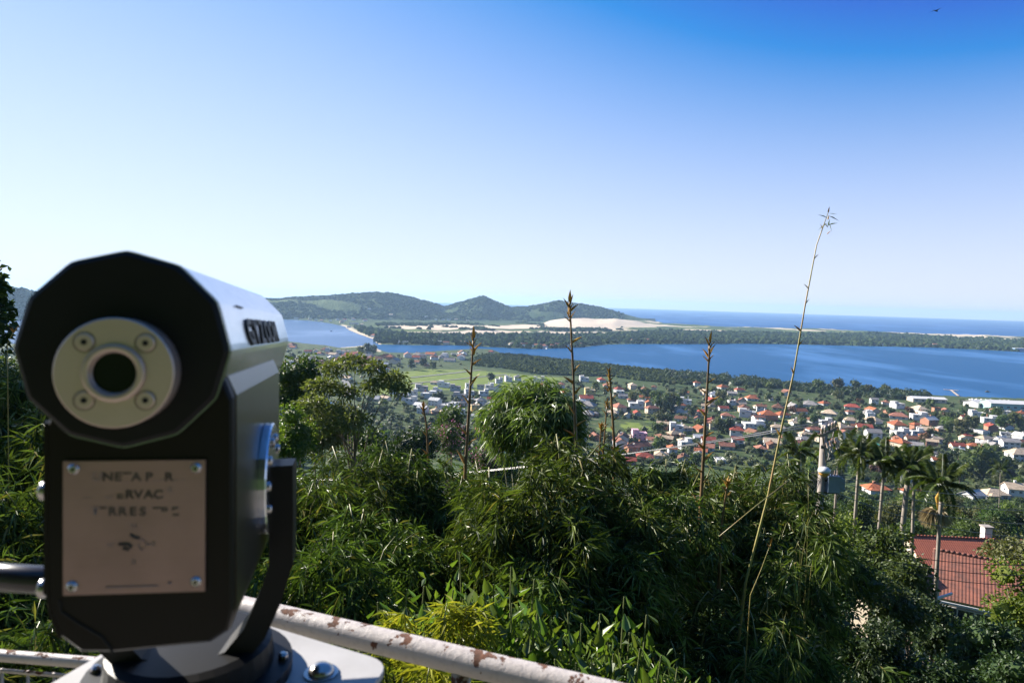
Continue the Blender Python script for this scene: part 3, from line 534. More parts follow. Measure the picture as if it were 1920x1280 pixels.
to_stuff([h['o'] for h in HIDDEN] + [HOUSES[i]['o'] for i in dv_] + [FARSET[i][0] for i in df_], 'distant_houses', 'tiny far-off houses along the bay, far shore and hill slopes', 'houses')
HOUSES = [h for i, h in enumerate(HOUSES) if i not in dv_]; FARSET = [q for i, q in enumerate(FARSET) if i not in df_]
# labels that single out each house
ROOFN = {'orange': 'orange tiled', 'terracotta': 'terracotta tiled', 'red': 'red tiled', 'brown': 'brown tiled', 'beige': 'beige tiled', 'grey': 'grey', 'white': 'white', 'teal': 'teal', 'cream': 'cream', 'pink': 'pink', 'blue': 'blue'}
KN = {'hip': 'hipped', 'gable': 'gabled', 'flat': 'flat'}; WN = {'yellow': 'ochre', 'brick': 'brick-coloured'}
ORD = ['leftmost', 'second from left', 'third from left', 'fourth from left', 'fifth from left', 'sixth from left', 'seventh from left', 'eighth from left', 'ninth from left', 'tenth from left', 'eleventh from left', 'twelfth from left'] + [f'{w} from left' for w in ('thirteenth', 'fourteenth', 'fifteenth', 'sixteenth', 'seventeenth', 'eighteenth', 'nineteenth', 'twentieth', 'twenty-first', 'twenty-second', 'twenty-third', 'twenty-fourth')]
def proj(P):
    d = np.asarray(P, float) - CAMP; z = d @ FWD; return 960 + FPX * (d @ RGT) / z, 640 - FPX * (d @ UPV) / z
def zone(u, v):
    if u < 530: return 'behind the telescope'
    if u < 940 and v < 702: return 'in the bayside town'
    if u < 1075: return 'below the green meadow'
    if u < 1320: return 'around the bare lot'
    if u < 1540: return 'left of the utility pole'
    if u < 1720: return 'above the palms'
    return 'near the right edge'
cells = {}
for h in HOUSES:
    u, v = proj(h['P']); h['u'] = u; cells.setdefault((h['roof'], h['kind'], h['wall'], zone(u, v)), []).append(h)
for (c, k, wl, zn), hs_ in cells.items():
    hs_.sort(key=lambda h: h['u'])
    for i, h in enumerate(hs_):
        base = f"house with {ROOFN[c].replace(' tiled', '')} {KN[k]} roof, {WN.get(wl, wl)} walls, {zn}"
        if len(hs_) > 1: base += f", {ORD[i]}" if i < len(hs_) - 1 else ', rightmost'
        h['o']['label'] = base; h['o']['group'] = 'village houses below the lookout'
fc = {}
for o, u, v, c, kd in FARSET:
    zn = 'on the far hill slope' if v < 612 else ('left on the far shore' if u < 1072 else ('mid far shore' if u < 1450 else 'right on the far shore')); fc.setdefault((c, kd, zn), []).append((u, o))
for (c, kd, zn), l in fc.items():
    l.sort(key=lambda q: q[0])
    for i, (u, o) in enumerate(l):
        o['label'] = f"tiny {ROOFN[c].split()[0]} {KN[kd]}-roofed house {zn}" + ('' if len(l) == 1 else f", {ORD[i]}"); o['group'] = 'far houses across the water'

# jetty, boats
m_wood = pmat('jetty_wood', (0.45, 0.36, 0.28), None, 0.5, 0.9)
a = onz(1797, 742, 1.0); bq = onz(1783, 731, 1.0); o = thing('jetty', 'T-shaped wooden jetty reaching into the lagoon at the right', 'jetty', (a[0], a[1], 0.25))
dv = (bq - a); L = np.linalg.norm(dv[:2]); dr = dv / L; sd = np.array([dr[1], -dr[0], 0])
mb = MB(); mb.box(((a + bq)[0] / 2, (a + bq)[1] / 2, 1.2), (3.0, L, 0.3), -math.atan2(dv[0], dv[1])); part('walkway', mb, m_wood, o)
mb = MB(); mb.box((bq[0], bq[1], 1.205), (20, 4, 0.3), -math.atan2(dv[0], dv[1])); part('platform', mb, m_wood, o)
for i in range(6):
    q = a + dv * (i + 0.5) / 6; mb = MB(); mb.tube([(q[0], q[1], -2.0), (q[0], q[1], 1.1)], 0.3, 6); part('pile', mb, m_wood, o)
m_hull = pmat('boat_hull', (0.75, 0.75, 0.75), None, 1, 0.4)
def boat_meshes():
    h = MB(); n = 7; ring = []
    for z, s in ((0, 0.75), (0.9, 1.0)):
        ring.append([(s * 1.1 * math.sin(math.pi * min(i, 12 - i) / 6 * 0.5 + 0.0) * (1 if i < 6 else -1) * (0.9 if 0 < i < 12 else 0), -3.6 + 7.2 * (min(i, 12 - i) / 6.0) ** 0.8 * -1 + 7.2 if False else 3.6 - 7.2 * min(i, 12 - i) / 6.0, z) for i in range(12)])
    h.loft(ring); c = MB(); c.box((0, -0.6, 1.35), (1.3, 2.4, 0.9), 0, 0, 0.8); return h.mesh('hull', m_hull), c.mesh('cabin', WM['white'])
BH, BC = boat_meshes()
boats = [(*Z3(445, 372), 'lone white boat out on the left bay'), (*Z4(20, 492), 'white boat moored at far shore, leftmost of the marina row'), (*Z4(55, 493), 'white boat moored at far shore, second of the marina row'), (*Z4(90, 494), 'white boat moored at far shore, third of the marina row'), (*Z5(520, 464), 'small white boat under the far shore trees behind the leaning cane')]
for u, v, lb in boats:
    P = onz(u, v, 0.25); o = thing('boat', lb, 'boat', (P[0], P[1], 0.2), random.uniform(0, 3), None, (1.6, 1.6, 1.6)); link('hull', BH, o); link('cabin', BC, o)
for i in range(9):
    P = ground_at(1822 + i * 8.6, 750 + 0.35 * i); o = thing('boat', f"white boat parked ashore beside the sheds, {ORD[i]}", 'boat', (P[0], P[1], P[2]), random.uniform(-0.4, 0.4), 'boats parked ashore by the sheds', (1.2, 1.2, 1.4)); link('hull', BH, o); link('cabin', BC, o)
o = thing('rock_islet', 'small dark rocky islet in the water near the jetty', 'rock', (*onz(1851, 735, 0.0)[:2], -0.5)); V0, F0 = ico(); link('rock', np_mesh('rock', V0 * np.array([4, 3.5, 3.2]) * (1 + 0.2 * rng.normal(size=(len(V0), 1))), F0, pmat('rock', (0.06, 0.06, 0.05), None, 1, 0.9)), o)
# street patches in the village
m_asph = pmat('asphalt', (0.16, 0.155, 0.15), (0.11, 0.11, 0.105), 0.3, 0.95)
def road(px, w, name='road', dz=0.5):
    P = [ground_at(u, v) for u, v in px]; Q = []
    for a, b2 in zip(P[:-1], P[1:]):
        n = max(2, int(np.linalg.norm(b2 - a) / 6)); Q += [a + (b2 - a) * i / n for i in range(n)]
    Q.append(P[-1]); vs = []
    for i, q in enumerate(Q):
        t_ = Q[min(i + 1, len(Q) - 1)] - Q[max(i - 1, 0)]; s = unit(np.array([t_[1], -t_[0], 0])) * w / 2
        z = max(G(*(q + s)[:2]), G(*(q - s)[:2]), G(*q[:2])) + dz; vs += [(*(q - s)[:2], z), (*(q + s)[:2], z)]
    mb = MB(); mb.add(vs, [(2 * i, 2 * i + 1, 2 * i + 3, 2 * i + 2) for i in range(len(Q) - 1)]); struct(link(name, mb.mesh(name, m_asph)))
road([(1868, 885), (1856, 872), (1846, 862), (1842, 853), (1850, 846)], 9)
road([(770, 708), (820, 703), (870, 697), (900, 694)], 7); road([(770, 719), (850, 712), (950, 702)], 6); road([(640, 702), (650, 720), (655, 740)], 9)

# ------------------------------------------------------------------ trees on the slope, in the village and on the shores
m_bark = pmat('bark', (0.16, 0.12, 0.085), (0.08, 0.06, 0.045), 4, 0.9, bmp=0.5, bd=0.02)
m_bark2 = pmat('pale_bark', (0.33, 0.29, 0.24), (0.20, 0.17, 0.14), 3, 0.9, bmp=0.4, bd=0.02)
LF = {'dark': leafmat('leaf_dark', (0.022, 0.042, 0.014), (0.060, 0.090, 0.026), 0.2, None, 0.5, 0.3), 'mid': leafmat('leaf_mid', (0.035, 0.065, 0.016), (0.095, 0.135, 0.032), 0.28),
      'olive': leafmat('leaf_olive', (0.055, 0.070, 0.022), (0.130, 0.140, 0.045), 0.25), 'light': leafmat('leaf_light', (0.06, 0.11, 0.015), (0.16, 0.21, 0.035), 0.35), 'rust': leafmat('leaf_rust', (0.07, 0.035, 0.02), (0.14, 0.075, 0.03), 0.2),
      'yellow': leafmat('leaf_yellow', (0.45, 0.28, 0.02), (0.55, 0.36, 0.03), 0.2)}
m_pink = leafmat('blossom_pink', (0.42, 0.12, 0.26), (0.58, 0.26, 0.40), 0.3, (1.2, 1.0, 1.0))
def crown_lumps(w, h0, h1, n, seed):
    r_ = np.random.default_rng(seed); L = []
    for i in range(n):
        a = r_.random() * 6.283; q = math.sqrt(r_.random()) * 0.62; z = h0 + (h1 - h0) * (0.15 + 0.75 * r_.random()); zz = (z - (h0 + h1) / 2) / ((h1 - h0) / 2); k = math.sqrt(max(0.15, 1 - zz * zz * 0.8))
        L.append((math.cos(a) * q * w / 2 * k, math.sin(a) * q * w / 2 * k, z, w * (0.15 + 0.13 * r_.random())))
    return L
def tree_mesh(key, lumps, h0, trunk_r, nleaf, L, Wd, leafm, bark=None, hull=0.0, limbs=True, lean=0.0, flat=1.0, shell=0.55, extra=None):
    mb = MB(); top = max(l[2] for l in lumps); bx, by = lean * h0, 0.0
    mb.tube([(0, 0, -0.8), (bx * 0.3, 0.04 * h0, h0 * 0.5), (bx * 0.8, 0, h0), (bx, 0, (h0 + top) / 2)], [trunk_r * 1.25, trunk_r, trunk_r * 0.8, trunk_r * 0.3], 7)
    if limbs:
        for x, y, z, r in lumps:
            s = h0 * random.uniform(0.75, 1.0); b0 = (bx * 0.8, 0, s); mb.tube([b0, (b0[0] + (x - b0[0]) * 0.45, y * 0.45, s + (z - s) * 0.62), (x, y, z)], [trunk_r * 0.45, trunk_r * 0.28, trunk_r * 0.08], 5, caps=False)
    tm = mb.mesh(key + '_trunk', bark or m_bark, True)
    P = [lump_leaves(lumps, nleaf, L, Wd, 0.25, shell, flat)]
    if hull: P.append(hulls(lumps, hull, flat))
    V, F = joinVF(P); mi = np.zeros(len(F), int); mats = [leafm]
    if extra:
        V2, F2 = lump_leaves([(x, y, z + r * 0.15, r * 1.05) for x, y, z, r in lumps], extra[1], extra[2], extra[2] * 0.8, 0, 0.85, flat); mi = np.concatenate([mi, np.ones(len(F2), int)]); V, F = joinVF([(V, F), (V2, F2)]); mats.append(extra[0])
    return tm, np_mesh(key + '_crown', V, F, mats, False, mi)
def plant_tree(meshes, P, label, rz=0.0, s=1.0, group=None, name='tree', cat='tree', sz=None):
    o = thing(name, label, cat, (P[0], P[1], P[2]), rz, group, (s, s, s if sz is None else sz)); link('trunk', meshes[0], o); link('crown', meshes[1], o); return o
def make_set(pref, H, w, nl, nleaf, L, kinds, n, hull, lump_n=9):
    out = []
    for k in kinds:
        for i in range(n):
            hh = H * (0.85 + 0.3 * random.random()); ww = w * (0.85 + 0.3 * random.random())
            out.append((k, tree_mesh(f'{pref}_{k}{i}', crown_lumps(ww, hh * 0.3, hh, lump_n, random.randrange(9999)), hh * 0.36, 0.028 * hh, nleaf, L, L * 0.6, LF[k], None, hull)))
    return out
FAR_T = make_set('village_tree', 7.5, 9.0, 0, 420, 0.95, ('dark', 'mid', 'olive', 'mid', 'light'), 2, 0.82) + make_set('rust_tree', 7, 9, 0, 420, 0.9, ('rust', 'light'), 1, 0.8)
MID_T = make_set('slope_tree', 9.5, 9.0, 0, 3200, 0.48, ('dark', 'mid', 'olive', 'light'), 2, 0.62, 12)
# tall conical ones
def cone_tree(key):
    L = [(0.25 * math.sin(i * 2.1), 0.25 * math.cos(i * 2.1), 2.0 + i * 1.15, 2.3 - i * 0.2) for i in range(10)]; return tree_mesh(key, L, 2.0, 0.25, 700, 0.9, 0.45, LF['dark'], None, 0.85, False)
CON_T = ('dark', cone_tree('conifer'))
SZ = {'dark': 'dark green round-crowned', 'mid': 'mid green bushy', 'olive': 'olive green spreading', 'light': 'light green airy', 'rust': 'rust-leaved round', 'cone': 'dark conical'}
TREES = []
def near_house(P):
    q = min(HOUSES, key=lambda h: (h['P'][0] - P[0]) ** 2 + (h['P'][1] - P[1]) ** 2); return q
def clash(P, r):
    return any((P[0] - q[0]) ** 2 + (P[1] - q[1]) ** 2 < (q[2] * 0.62 + r) ** 2 for q in placed)
VILL = [(540, 690), (700, 702), (760, 745), (1000, 722), (1075, 712), (1200, 718), (1320, 722), (1450, 722), (1600, 738), (1740, 748), (1920, 760), (1920, 930), (1750, 935), (1560, 900), (1400, 880), (1000, 870), (760, 860), (540, 800)]
big = [(*Z5(500, 765), 2.0), (*Z5(620, 770), 2.3), (*Z5(750, 785), 1.9), (*Z5(640, 840), 1.8), (*Z5(760, 850), 1.7), (*Z5(840, 780), 1.4), (*Z5(960, 790), 1.7), (*Z4(890, 910), 2.0), (*Z4(950, 900), 2.1), (*Z4(1000, 880), 1.5), (*Z4(1290, 870), 1.9), (*Z4(770, 830), 1.8), (*Z4(850, 840), 1.7), (*Z4(690, 840), 1.5), (*Z4(880, 1010), 1.6), (*Z4(930, 1010), 1.3), (*Z4(1350, 1060), 1.8), (*Z4(1280, 1050), 1.5), (*Z5(1480, 1080), 1.8), (*Z5(1400, 1060), 1.4), (*Z8(1230, 110), 2.0), (*Z8(1330, 110), 2.2), (*Z8(1130, 90), 1.6), (*Z5(780, 1010), 1.5), (*Z5(1400, 990), 1.3), (*Z5(1730, 960), 1.5), (*Z5(1850, 1020), 1.9), (*Z5(1760, 1030), 1.6), (*Z5(1550, 1040), 1.7), (*Z3(700, 510), 2.6), (*Z3(740, 515), 2.0), (*Z3(650, 515), 1.9), (*Z3(330, 600), 1.8), (*Z3(180, 555), 1.6), (*Z3(1080, 600), 1.8), (*Z3(1000, 615), 1.7), (*Z3(1150, 620), 1.6), (*Z3(1550, 700), 1.5), (*Z4(20, 640), 1.0)]
for u, v, s in big:
    P = ground_at(u, v + 6); k, ms = random.choice(FAR_T[:6] if s > 1.55 else FAR_T[:10])
    o = plant_tree(ms, P, '', random.uniform(0, 6.28), s * 1.1); TREES.append((o, k, P, s * 4.5)); placed.append((P[0], P[1], 4))
for x, y in ((885, 900), (900, 925), (960, 905), (1540, 770)):
    P = ground_at(*Z4(x, y + 25)); o = plant_tree(CON_T[1], P, '', random.uniform(0, 6), 1.25, None, 'conifer'); TREES.append((o, 'cone', P, 3))
n = 0; tries = 0
while n < 185 and tries < 9000:
    tries += 1; u, v = random.uniform(540, 1920), random.uniform(690, 930)
    if not inpoly(VILL, u, v): continue
    P = ground_at(u, v); r = np.hypot(P[0], P[1]); s = random.uniform(0.7, 1.35)
    if r < 330 or clash(P, s * 1.8) or sdist(MEADOW, P[0:1], P[1:2])[0] < 4 or sdist(LAGOON, P[0:1], P[1:2])[0] < 5 or sdist(LOT, P[0:1], P[1:2])[0] < 3 or sdist(MANGROVE, P[0:1], P[1:2])[0] < 0: continue
    k, ms = random.choice(FAR_T); o = plant_tree(ms, P, '', random.uniform(0, 6.28), s); TREES.append((o, k, P, s * 4.5)); placed.append((P[0], P[1], s * 3)); n += 1
tc = {}
for o, k, P, r in TREES:
    h = near_house(P); u, v = proj(P); side = 'left' if u < h['u'] else 'right'
    zn = zone(u, v); lb = f"{SZ[k]} tree just {side} of {ROOFN[h['roof']].split()[0]} {KN[h['kind']]} roof {zn}"
    tc.setdefault(lb, []).append((u, o))
for lb, l in tc.items():
    l.sort(key=lambda q: q[0])
    for i, (u, o) in enumerate(l):
        x = lb if len(l) == 1 else f"{lb}, {ORD[i].replace(' from left', '')}"
        o['label'] = x; o['group'] = 'trees among the village houses'
# low greenery between the gardens and the woods that read as one mass
def blob_mass(name, pts, rad, squash, mat, leaf=40, jit=0.2):
    V0, F0 = ico(); n = len(pts); nv = len(V0)
    V = V0[None] * rad[:, None, None] * (1 + jit * rng.normal(size=(n, nv, 1))); V[:, :, 2] *= squash; V += pts[:, None, :] + np.array([0, 0, 1]) * (rad * squash * 0.45)[:, None, None]
    F = F0[None] + (np.arange(n) * nv)[:, None, None]; parts = [(V.reshape(-1, 3), F.reshape(-1, 3))]
    if leaf:
        k = np.repeat(np.arange(n), leaf); d = unit(rng.normal(size=(n * leaf, 3))); d[:, 2] = np.abs(d[:, 2]); q = d * rad[k][:, None] * (0.85 + 0.3 * rng.random((n * leaf, 1))); q[:, 2] *= squash
        P = pts[k] + q + np.array([0, 0, 1]) * (rad[k] * squash * 0.45)[:, None]; parts.append(leaves(P, d + rng.normal(size=d.shape) * 0.5, rad[k] * 0.42, rad[k] * 0.3))
    V, F = joinVF(parts); return stuff(link(name, np_mesh(name, V, F, mat)))
def scatter_world(poly, n, seed=1):
    r_ = np.random.default_rng(seed); lo = poly.min(0); hi = poly.max(0); out = np.zeros((0, 2))
    while len(out) < n:
        p = lo + (hi - lo) * r_.random((n * 2, 2)); p = p[sdist(poly, p[:, 0], p[:, 1]) < 0]; out = np.concatenate([out, p])
    out = out[:n]; return np.column_stack([out, height(out[:, 0], out[:, 1])])
m_far = leafmat('far_canopy', (0.018, 0.036, 0.016), (0.060, 0.085, 0.032), 0.0, None, 1.0, 0.0, 0); m_mang = leafmat('mangrove_canopy', (0.028, 0.042, 0.016), (0.085, 0.105, 0.038), 0.0, None, 1.0, 0.0, 0)
tag(blob_mass('far_forest', (p := scatter_world(FOREST, 9500, 3)), rng.uniform(4.5, 10.5, len(p)), 0.95, m_far, 0), 'dark green forest belt along the far shore', 'forest')
p = scatter_world(MANGROVE, 5200, 4); tag(blob_mass('mangrove_scrub', p, rng.uniform(2.2, 4.6, len(p)), 0.8, m_mang, 6), 'low olive mangrove scrub beside the lagoon', 'scrub')
SHORE = wpoly([(1312, 704), (1380, 711), (1454, 718), (1522, 726), (1600, 732), (1671, 737), (1739, 743), (1739, 752), (1671, 748), (1600, 744), (1522, 738), (1454, 730), (1380, 724), (1312, 716), (1250, 712), (1250, 700)], 3)
p = scatter_world(SHORE, 420, 5); tag(blob_mass('shore_wood', p, rng.uniform(3.0, 6.8, len(p)), 0.95, LF['dark'], 50), 'line of dark trees along the near lagoon shore', 'wood')
gp = []
while len(gp) < 2200:
    u, v = random.uniform(540, 1920), random.uniform(655, 935)
    if not (inpoly(VILL, u, v) or inpoly(TOWN, u, v)): continue
    q = ground_at(u, v)
    if clash(q, 0.3) or sdist(MEADOW, q[0:1], q[1:2])[0] < 3 or sdist(LAGOON, q[0:1], q[1:2])[0] < 4 or sdist(LOT, q[0:1], q[1:2])[0] < 2: continue
    gp.append(q)
gp = np.array(gp); tag(blob_mass('garden_greenery', gp, rng.uniform(1.2, 3.8, len(gp)), 0.9, LF['olive'], 22), 'hedges and garden bushes between the village houses', 'bushes')
gp = []
WOOD = [(-60, 655), (250, 652), (540, 650), (545, 800), (560, 880), (200, 900), (-60, 860)]
while len(gp) < 1500:
    u, v = random.uniform(-60, 560), random.uniform(650, 900)
    if not inpoly(WOOD, u, v): continue
    q = ground_at(u, v)
    if clash(q, 0.5) or sdist(LAGOON, q[0:1], q[1:2])[0] < 4: continue
    gp.append(q)
gp = np.array(gp); tag(blob_mass('bayside_wood', gp, rng.uniform(2.0, 6.5, len(gp)), 0.95, LF['mid'], 40), 'woods and gardens between the slope and the bay behind the telescope', 'wood')
# forest on the far hills
hp = np.column_stack([rng.uniform(-0.66, 0.16, 26000), rng.uniform(2500, 4750, 26000)]); hx, hy = hp[:, 1] * np.sin(hp[:, 0]), hp[:, 1] * np.cos(hp[:, 0]); hz = height(hx, hy)
kq = (hz > 9) & (fbm(hx, hy, 260, 3, 77) < 0.66) & (dune_h(np.hypot(hx, hy), np.arctan2(hx, hy), hx, hy) < 1); hp = np.column_stack([hx, hy, hz - 2])[kq]
tag(blob_mass('hill_forest', hp, rng.uniform(5, 11, len(hp)), 0.75, m_far, 0), 'forest cover of the far hills beyond the bay', 'forest')
# trees on the slope below the lookout
SL = []
def slope_tree(u, v_top, Z, kind, wpx, Ht=None, label=None, meshes=None, group='trees on the slope below'):
    q = at(u, v_top, Z); g = G(q[0], q[1]); Hh = q[2] - g
    ks = [m for m in MID_T if m[0] == kind]; ms = meshes or random.choice(ks)[1]; base = 9.5 if meshes is None else Ht
    s = wpx / FPX * Z / 9.3; hl = Hh / s; o = plant_tree(ms, (q[0], q[1], g), label, random.uniform(0, 6.28), s, group)
    for c in o.children:
        if c.name.startswith('crown'): c.location.z = hl - base
        else: c.scale.z = hl / base
    return o
spec = [(555, 690, 55, 'mid', 'mid green bushy tree beside the telescope, left of the open-crowned tree'), (600, 760, 70, 'olive', 'olive tree low beneath the open-crowned tree'), (530, 780, 36, 'light', 'light green tree hugging the right edge of the telescope'),
        (800, 790, 85, 'dark', 'dark tree left of the short golden shoot'), (850, 770, 120, 'mid', 'mid green tree on the slope left of the tall shoot'), (745, 800, 60, 'dark', 'dark spreading tree right below the open-crowned tree'), (680, 830, 48, 'mid', 'bushy green tree behind the left bamboo'), (930, 850, 110, 'mid', 'green tree showing between the left bamboo and the round bamboo'),
        (1590, 985, 46, 'light', 'bright yellow-green tree below the transformer'), (1660, 1000, 38, 'mid', 'leafy tree in front of the palms'), (1715, 1060, 34, 'mid', 'leafy tree left of the long red roof'), (1600, 1050, 26, 'mid', 'half-shaded tree below the utility pole'), (1690, 1075, 27, 'dark', 'shaded tree in front of the dark tiled roof'), (1760, 1120, 30, 'dark', 'dark tree at the foot of the tiled roof'), (1925, 1035, 62, 'olive', 'olive bush-like tree at right edge beside the chimney'), (1920, 1090, 30, 'light', 'yellowish tree at the right edge below the tiled roof'), (1850, 1165, 24, 'dark', 'dark tree in the lower right corner'), (1560, 1140, 20, 'dark', 'black-shaded tree right of the dark hollow'), (1640, 1170, 19, 'dark', 'deeply shaded tree at bottom right of the bamboo'), (1760, 1210, 18, 'dark', 'deeply shaded tree at the bottom between the corner trees'), (1900, 1225, 17, 'dark', 'deeply shaded tree filling the bottom right corner'),
        (1620, 940, 120, 'mid', 'green tree behind the palm trunks, left'), (1680, 955, 130, 'olive', 'olive tree behind the palm trunks, middle'), (1760, 930, 150, 'dark', 'dark tree behind the flowering palm'), (1820, 955, 140, 'olive', 'olive tree right of the flowering palm'), (1890, 940, 150, 'dark', 'dark tree at the right edge above the red roof'), (1850, 985, 110, 'olive', 'olive tree above the white chimney'), (1500, 930, 90, 'dark', 'dark tree left of the transformer'), (1570, 950, 160, 'mid', 'green tree right of the transformer'), (1720, 985, 100, 'mid', 'green tree behind the palm second from right'), (1790, 990, 105, 'mid', 'green tree behind the ridge of the red roof'),
        (20, 690, 60, 'mid', 'mid green tree at the left edge under the bay'), (60, 720, 45, 'dark', 'dark tree tight against the left side of the telescope'), (-30, 760, 30, 'mid', 'tree cut off by the left edge below the bay')]
for u, v, Z, k, lb in spec: slope_tree(u, v, Z, k, (95 if Z > 80 else 120 if u < 900 else 150) * random.uniform(0.9, 1.15), None, lb)
n = 0
while n < 46:
    u, Z = random.uniform(480, 1940), random.uniform(110, 420); q = ray(u, 640) * Z; g = G(q[0], q[1]); Hh = random.uniform(6, 10)
    k, ms = random.choice(MID_T); uu, vv = proj((q[0], q[1], g + Hh))
    if vv < 800 and u > 760: continue
    if vv < 735: continue
    if clash((q[0], q[1]), 2): continue
    o = plant_tree(ms, (q[0], q[1], g), '', random.uniform(0, 6.28), Hh / 9.5, 'trees on the slope below'); SL.append((u, Z, o, k)); n += 1
SL.sort(key=lambda q: q[0]); sc_ = {}
for u, Z, o, k in SL: sc_.setdefault((k, 'high on' if Z < 200 else 'half way down' if Z < 310 else 'at the foot of'), []).append(o)
for (k, w), l in sc_.items():
    for i, o in enumerate(l): o['label'] = f"{SZ[k]} tree {w} the slope above the village" + ('' if len(l) == 1 else f", {ORD[i]}" if i < len(l) - 1 else ', rightmost')
p = np.column_stack([rng.uniform(-190, 330, 5200), rng.uniform(16, 400, 5200)]); p = p[np.abs(p[:, 0]) < p[:, 1] * 0.95 + 8]; p = np.column_stack([p, height(p[:, 0], p[:, 1])])
p = np.array([q for q in p if not clash(q, 1)]); tag(blob_mass('slope_undergrowth', p, rng.uniform(0.7, 2.0, len(p)) * np.interp(p[:, 1], [16, 60, 300], [0.6, 1, 1.3]), 0.8, LF['mid'], 70), 'thick green undergrowth covering the slope', 'undergrowth')
# tree with an open umbrella crown on bare limbs (left of centre)
def open_tree():
    Z = 40.0; base = at(665, 830, Z); g = G(base[0], base[1]); px = [(630, 690, 1.0), (665, 678, 0.9), (700, 690, 0.8), (735, 712, 1.0), (750, 730, 0.7), (605, 725, 1.1), (650, 735, 0.8), (700, 725, 0.8), (585, 760, 1.0), (620, 775, 1.1), (660, 790, 1.2), (600, 800, 1.0)]
    L = []
    for u, v, r in px: q = at(u, v, Z + random.uniform(-1.5, 1.5)); L.append((q[0] - base[0], q[1] - base[1], q[2] - g, r * 0.95))
    return tree_mesh('open_tree', L, (base[2] - g) * 0.98, 0.11, 6200, 0.27, 0.10, leafmat('open_crown_leaf', (0.07, 0.085, 0.03), (0.19, 0.20, 0.07), 0.3), m_bark, 0.0, True, 0, 0.55, 0.2), (base[0], base[1], g)
ms, P = open_tree(); plant_tree(ms, P, 'tall tree with open flat crown on bare limbs right of the telescope')
ms = tree_mesh('blossom_tree', crown_lumps(9, 3, 9, 11, 5), 3.2, 0.2, 2200, 0.4, 0.22, LF['mid'], None, 0.5, True, 0, 1, 0.5, (m_pink, 420, 0.28))
for u, v, Z, lb in ((835, 800, 95, 'pink-blossomed tree beside the short golden shoot'), (905, 842, 80, 'pink-blossomed tree right of the tall left shoot'), (770, 830, 88, 'pink-blossomed tree left of the short golden shoot')): slope_tree(u, v, Z, 'mid', 85, 9.0, lb, ms, 'pink-blossomed trees')
# dark broad-leaved tree reaching in at the left edge
Z = 10.0; base = at(-150, 900, Z); g = G(base[0], base[1]); L = []
for u, v, r in ((-12, 528, 0.16), (-30, 548, 0.3), (-8, 580, 0.2), (-2, 603, 0.17), (-20, 620, 0.25), (-14, 645, 0.2), (-60, 600, 0.5), (-90, 540, 0.6), (-150, 560, 0.9), (-200, 640, 1.0), (-130, 680, 0.8)):
    q = at(u, v, Z + random.uniform(-0.3, 0.3)); L.append((q[0] - base[0], q[1] - base[1], q[2] - g, r))
ms = tree_mesh('edge_tree', L, (base[2] - g) * 0.8, 0.14, 5200, 0.13, 0.08, LF['dark'], None, 0.4, True); plant_tree(ms, (base[0], base[1], g), 'dark broad-leaved tree cut off by the left edge above the bay')

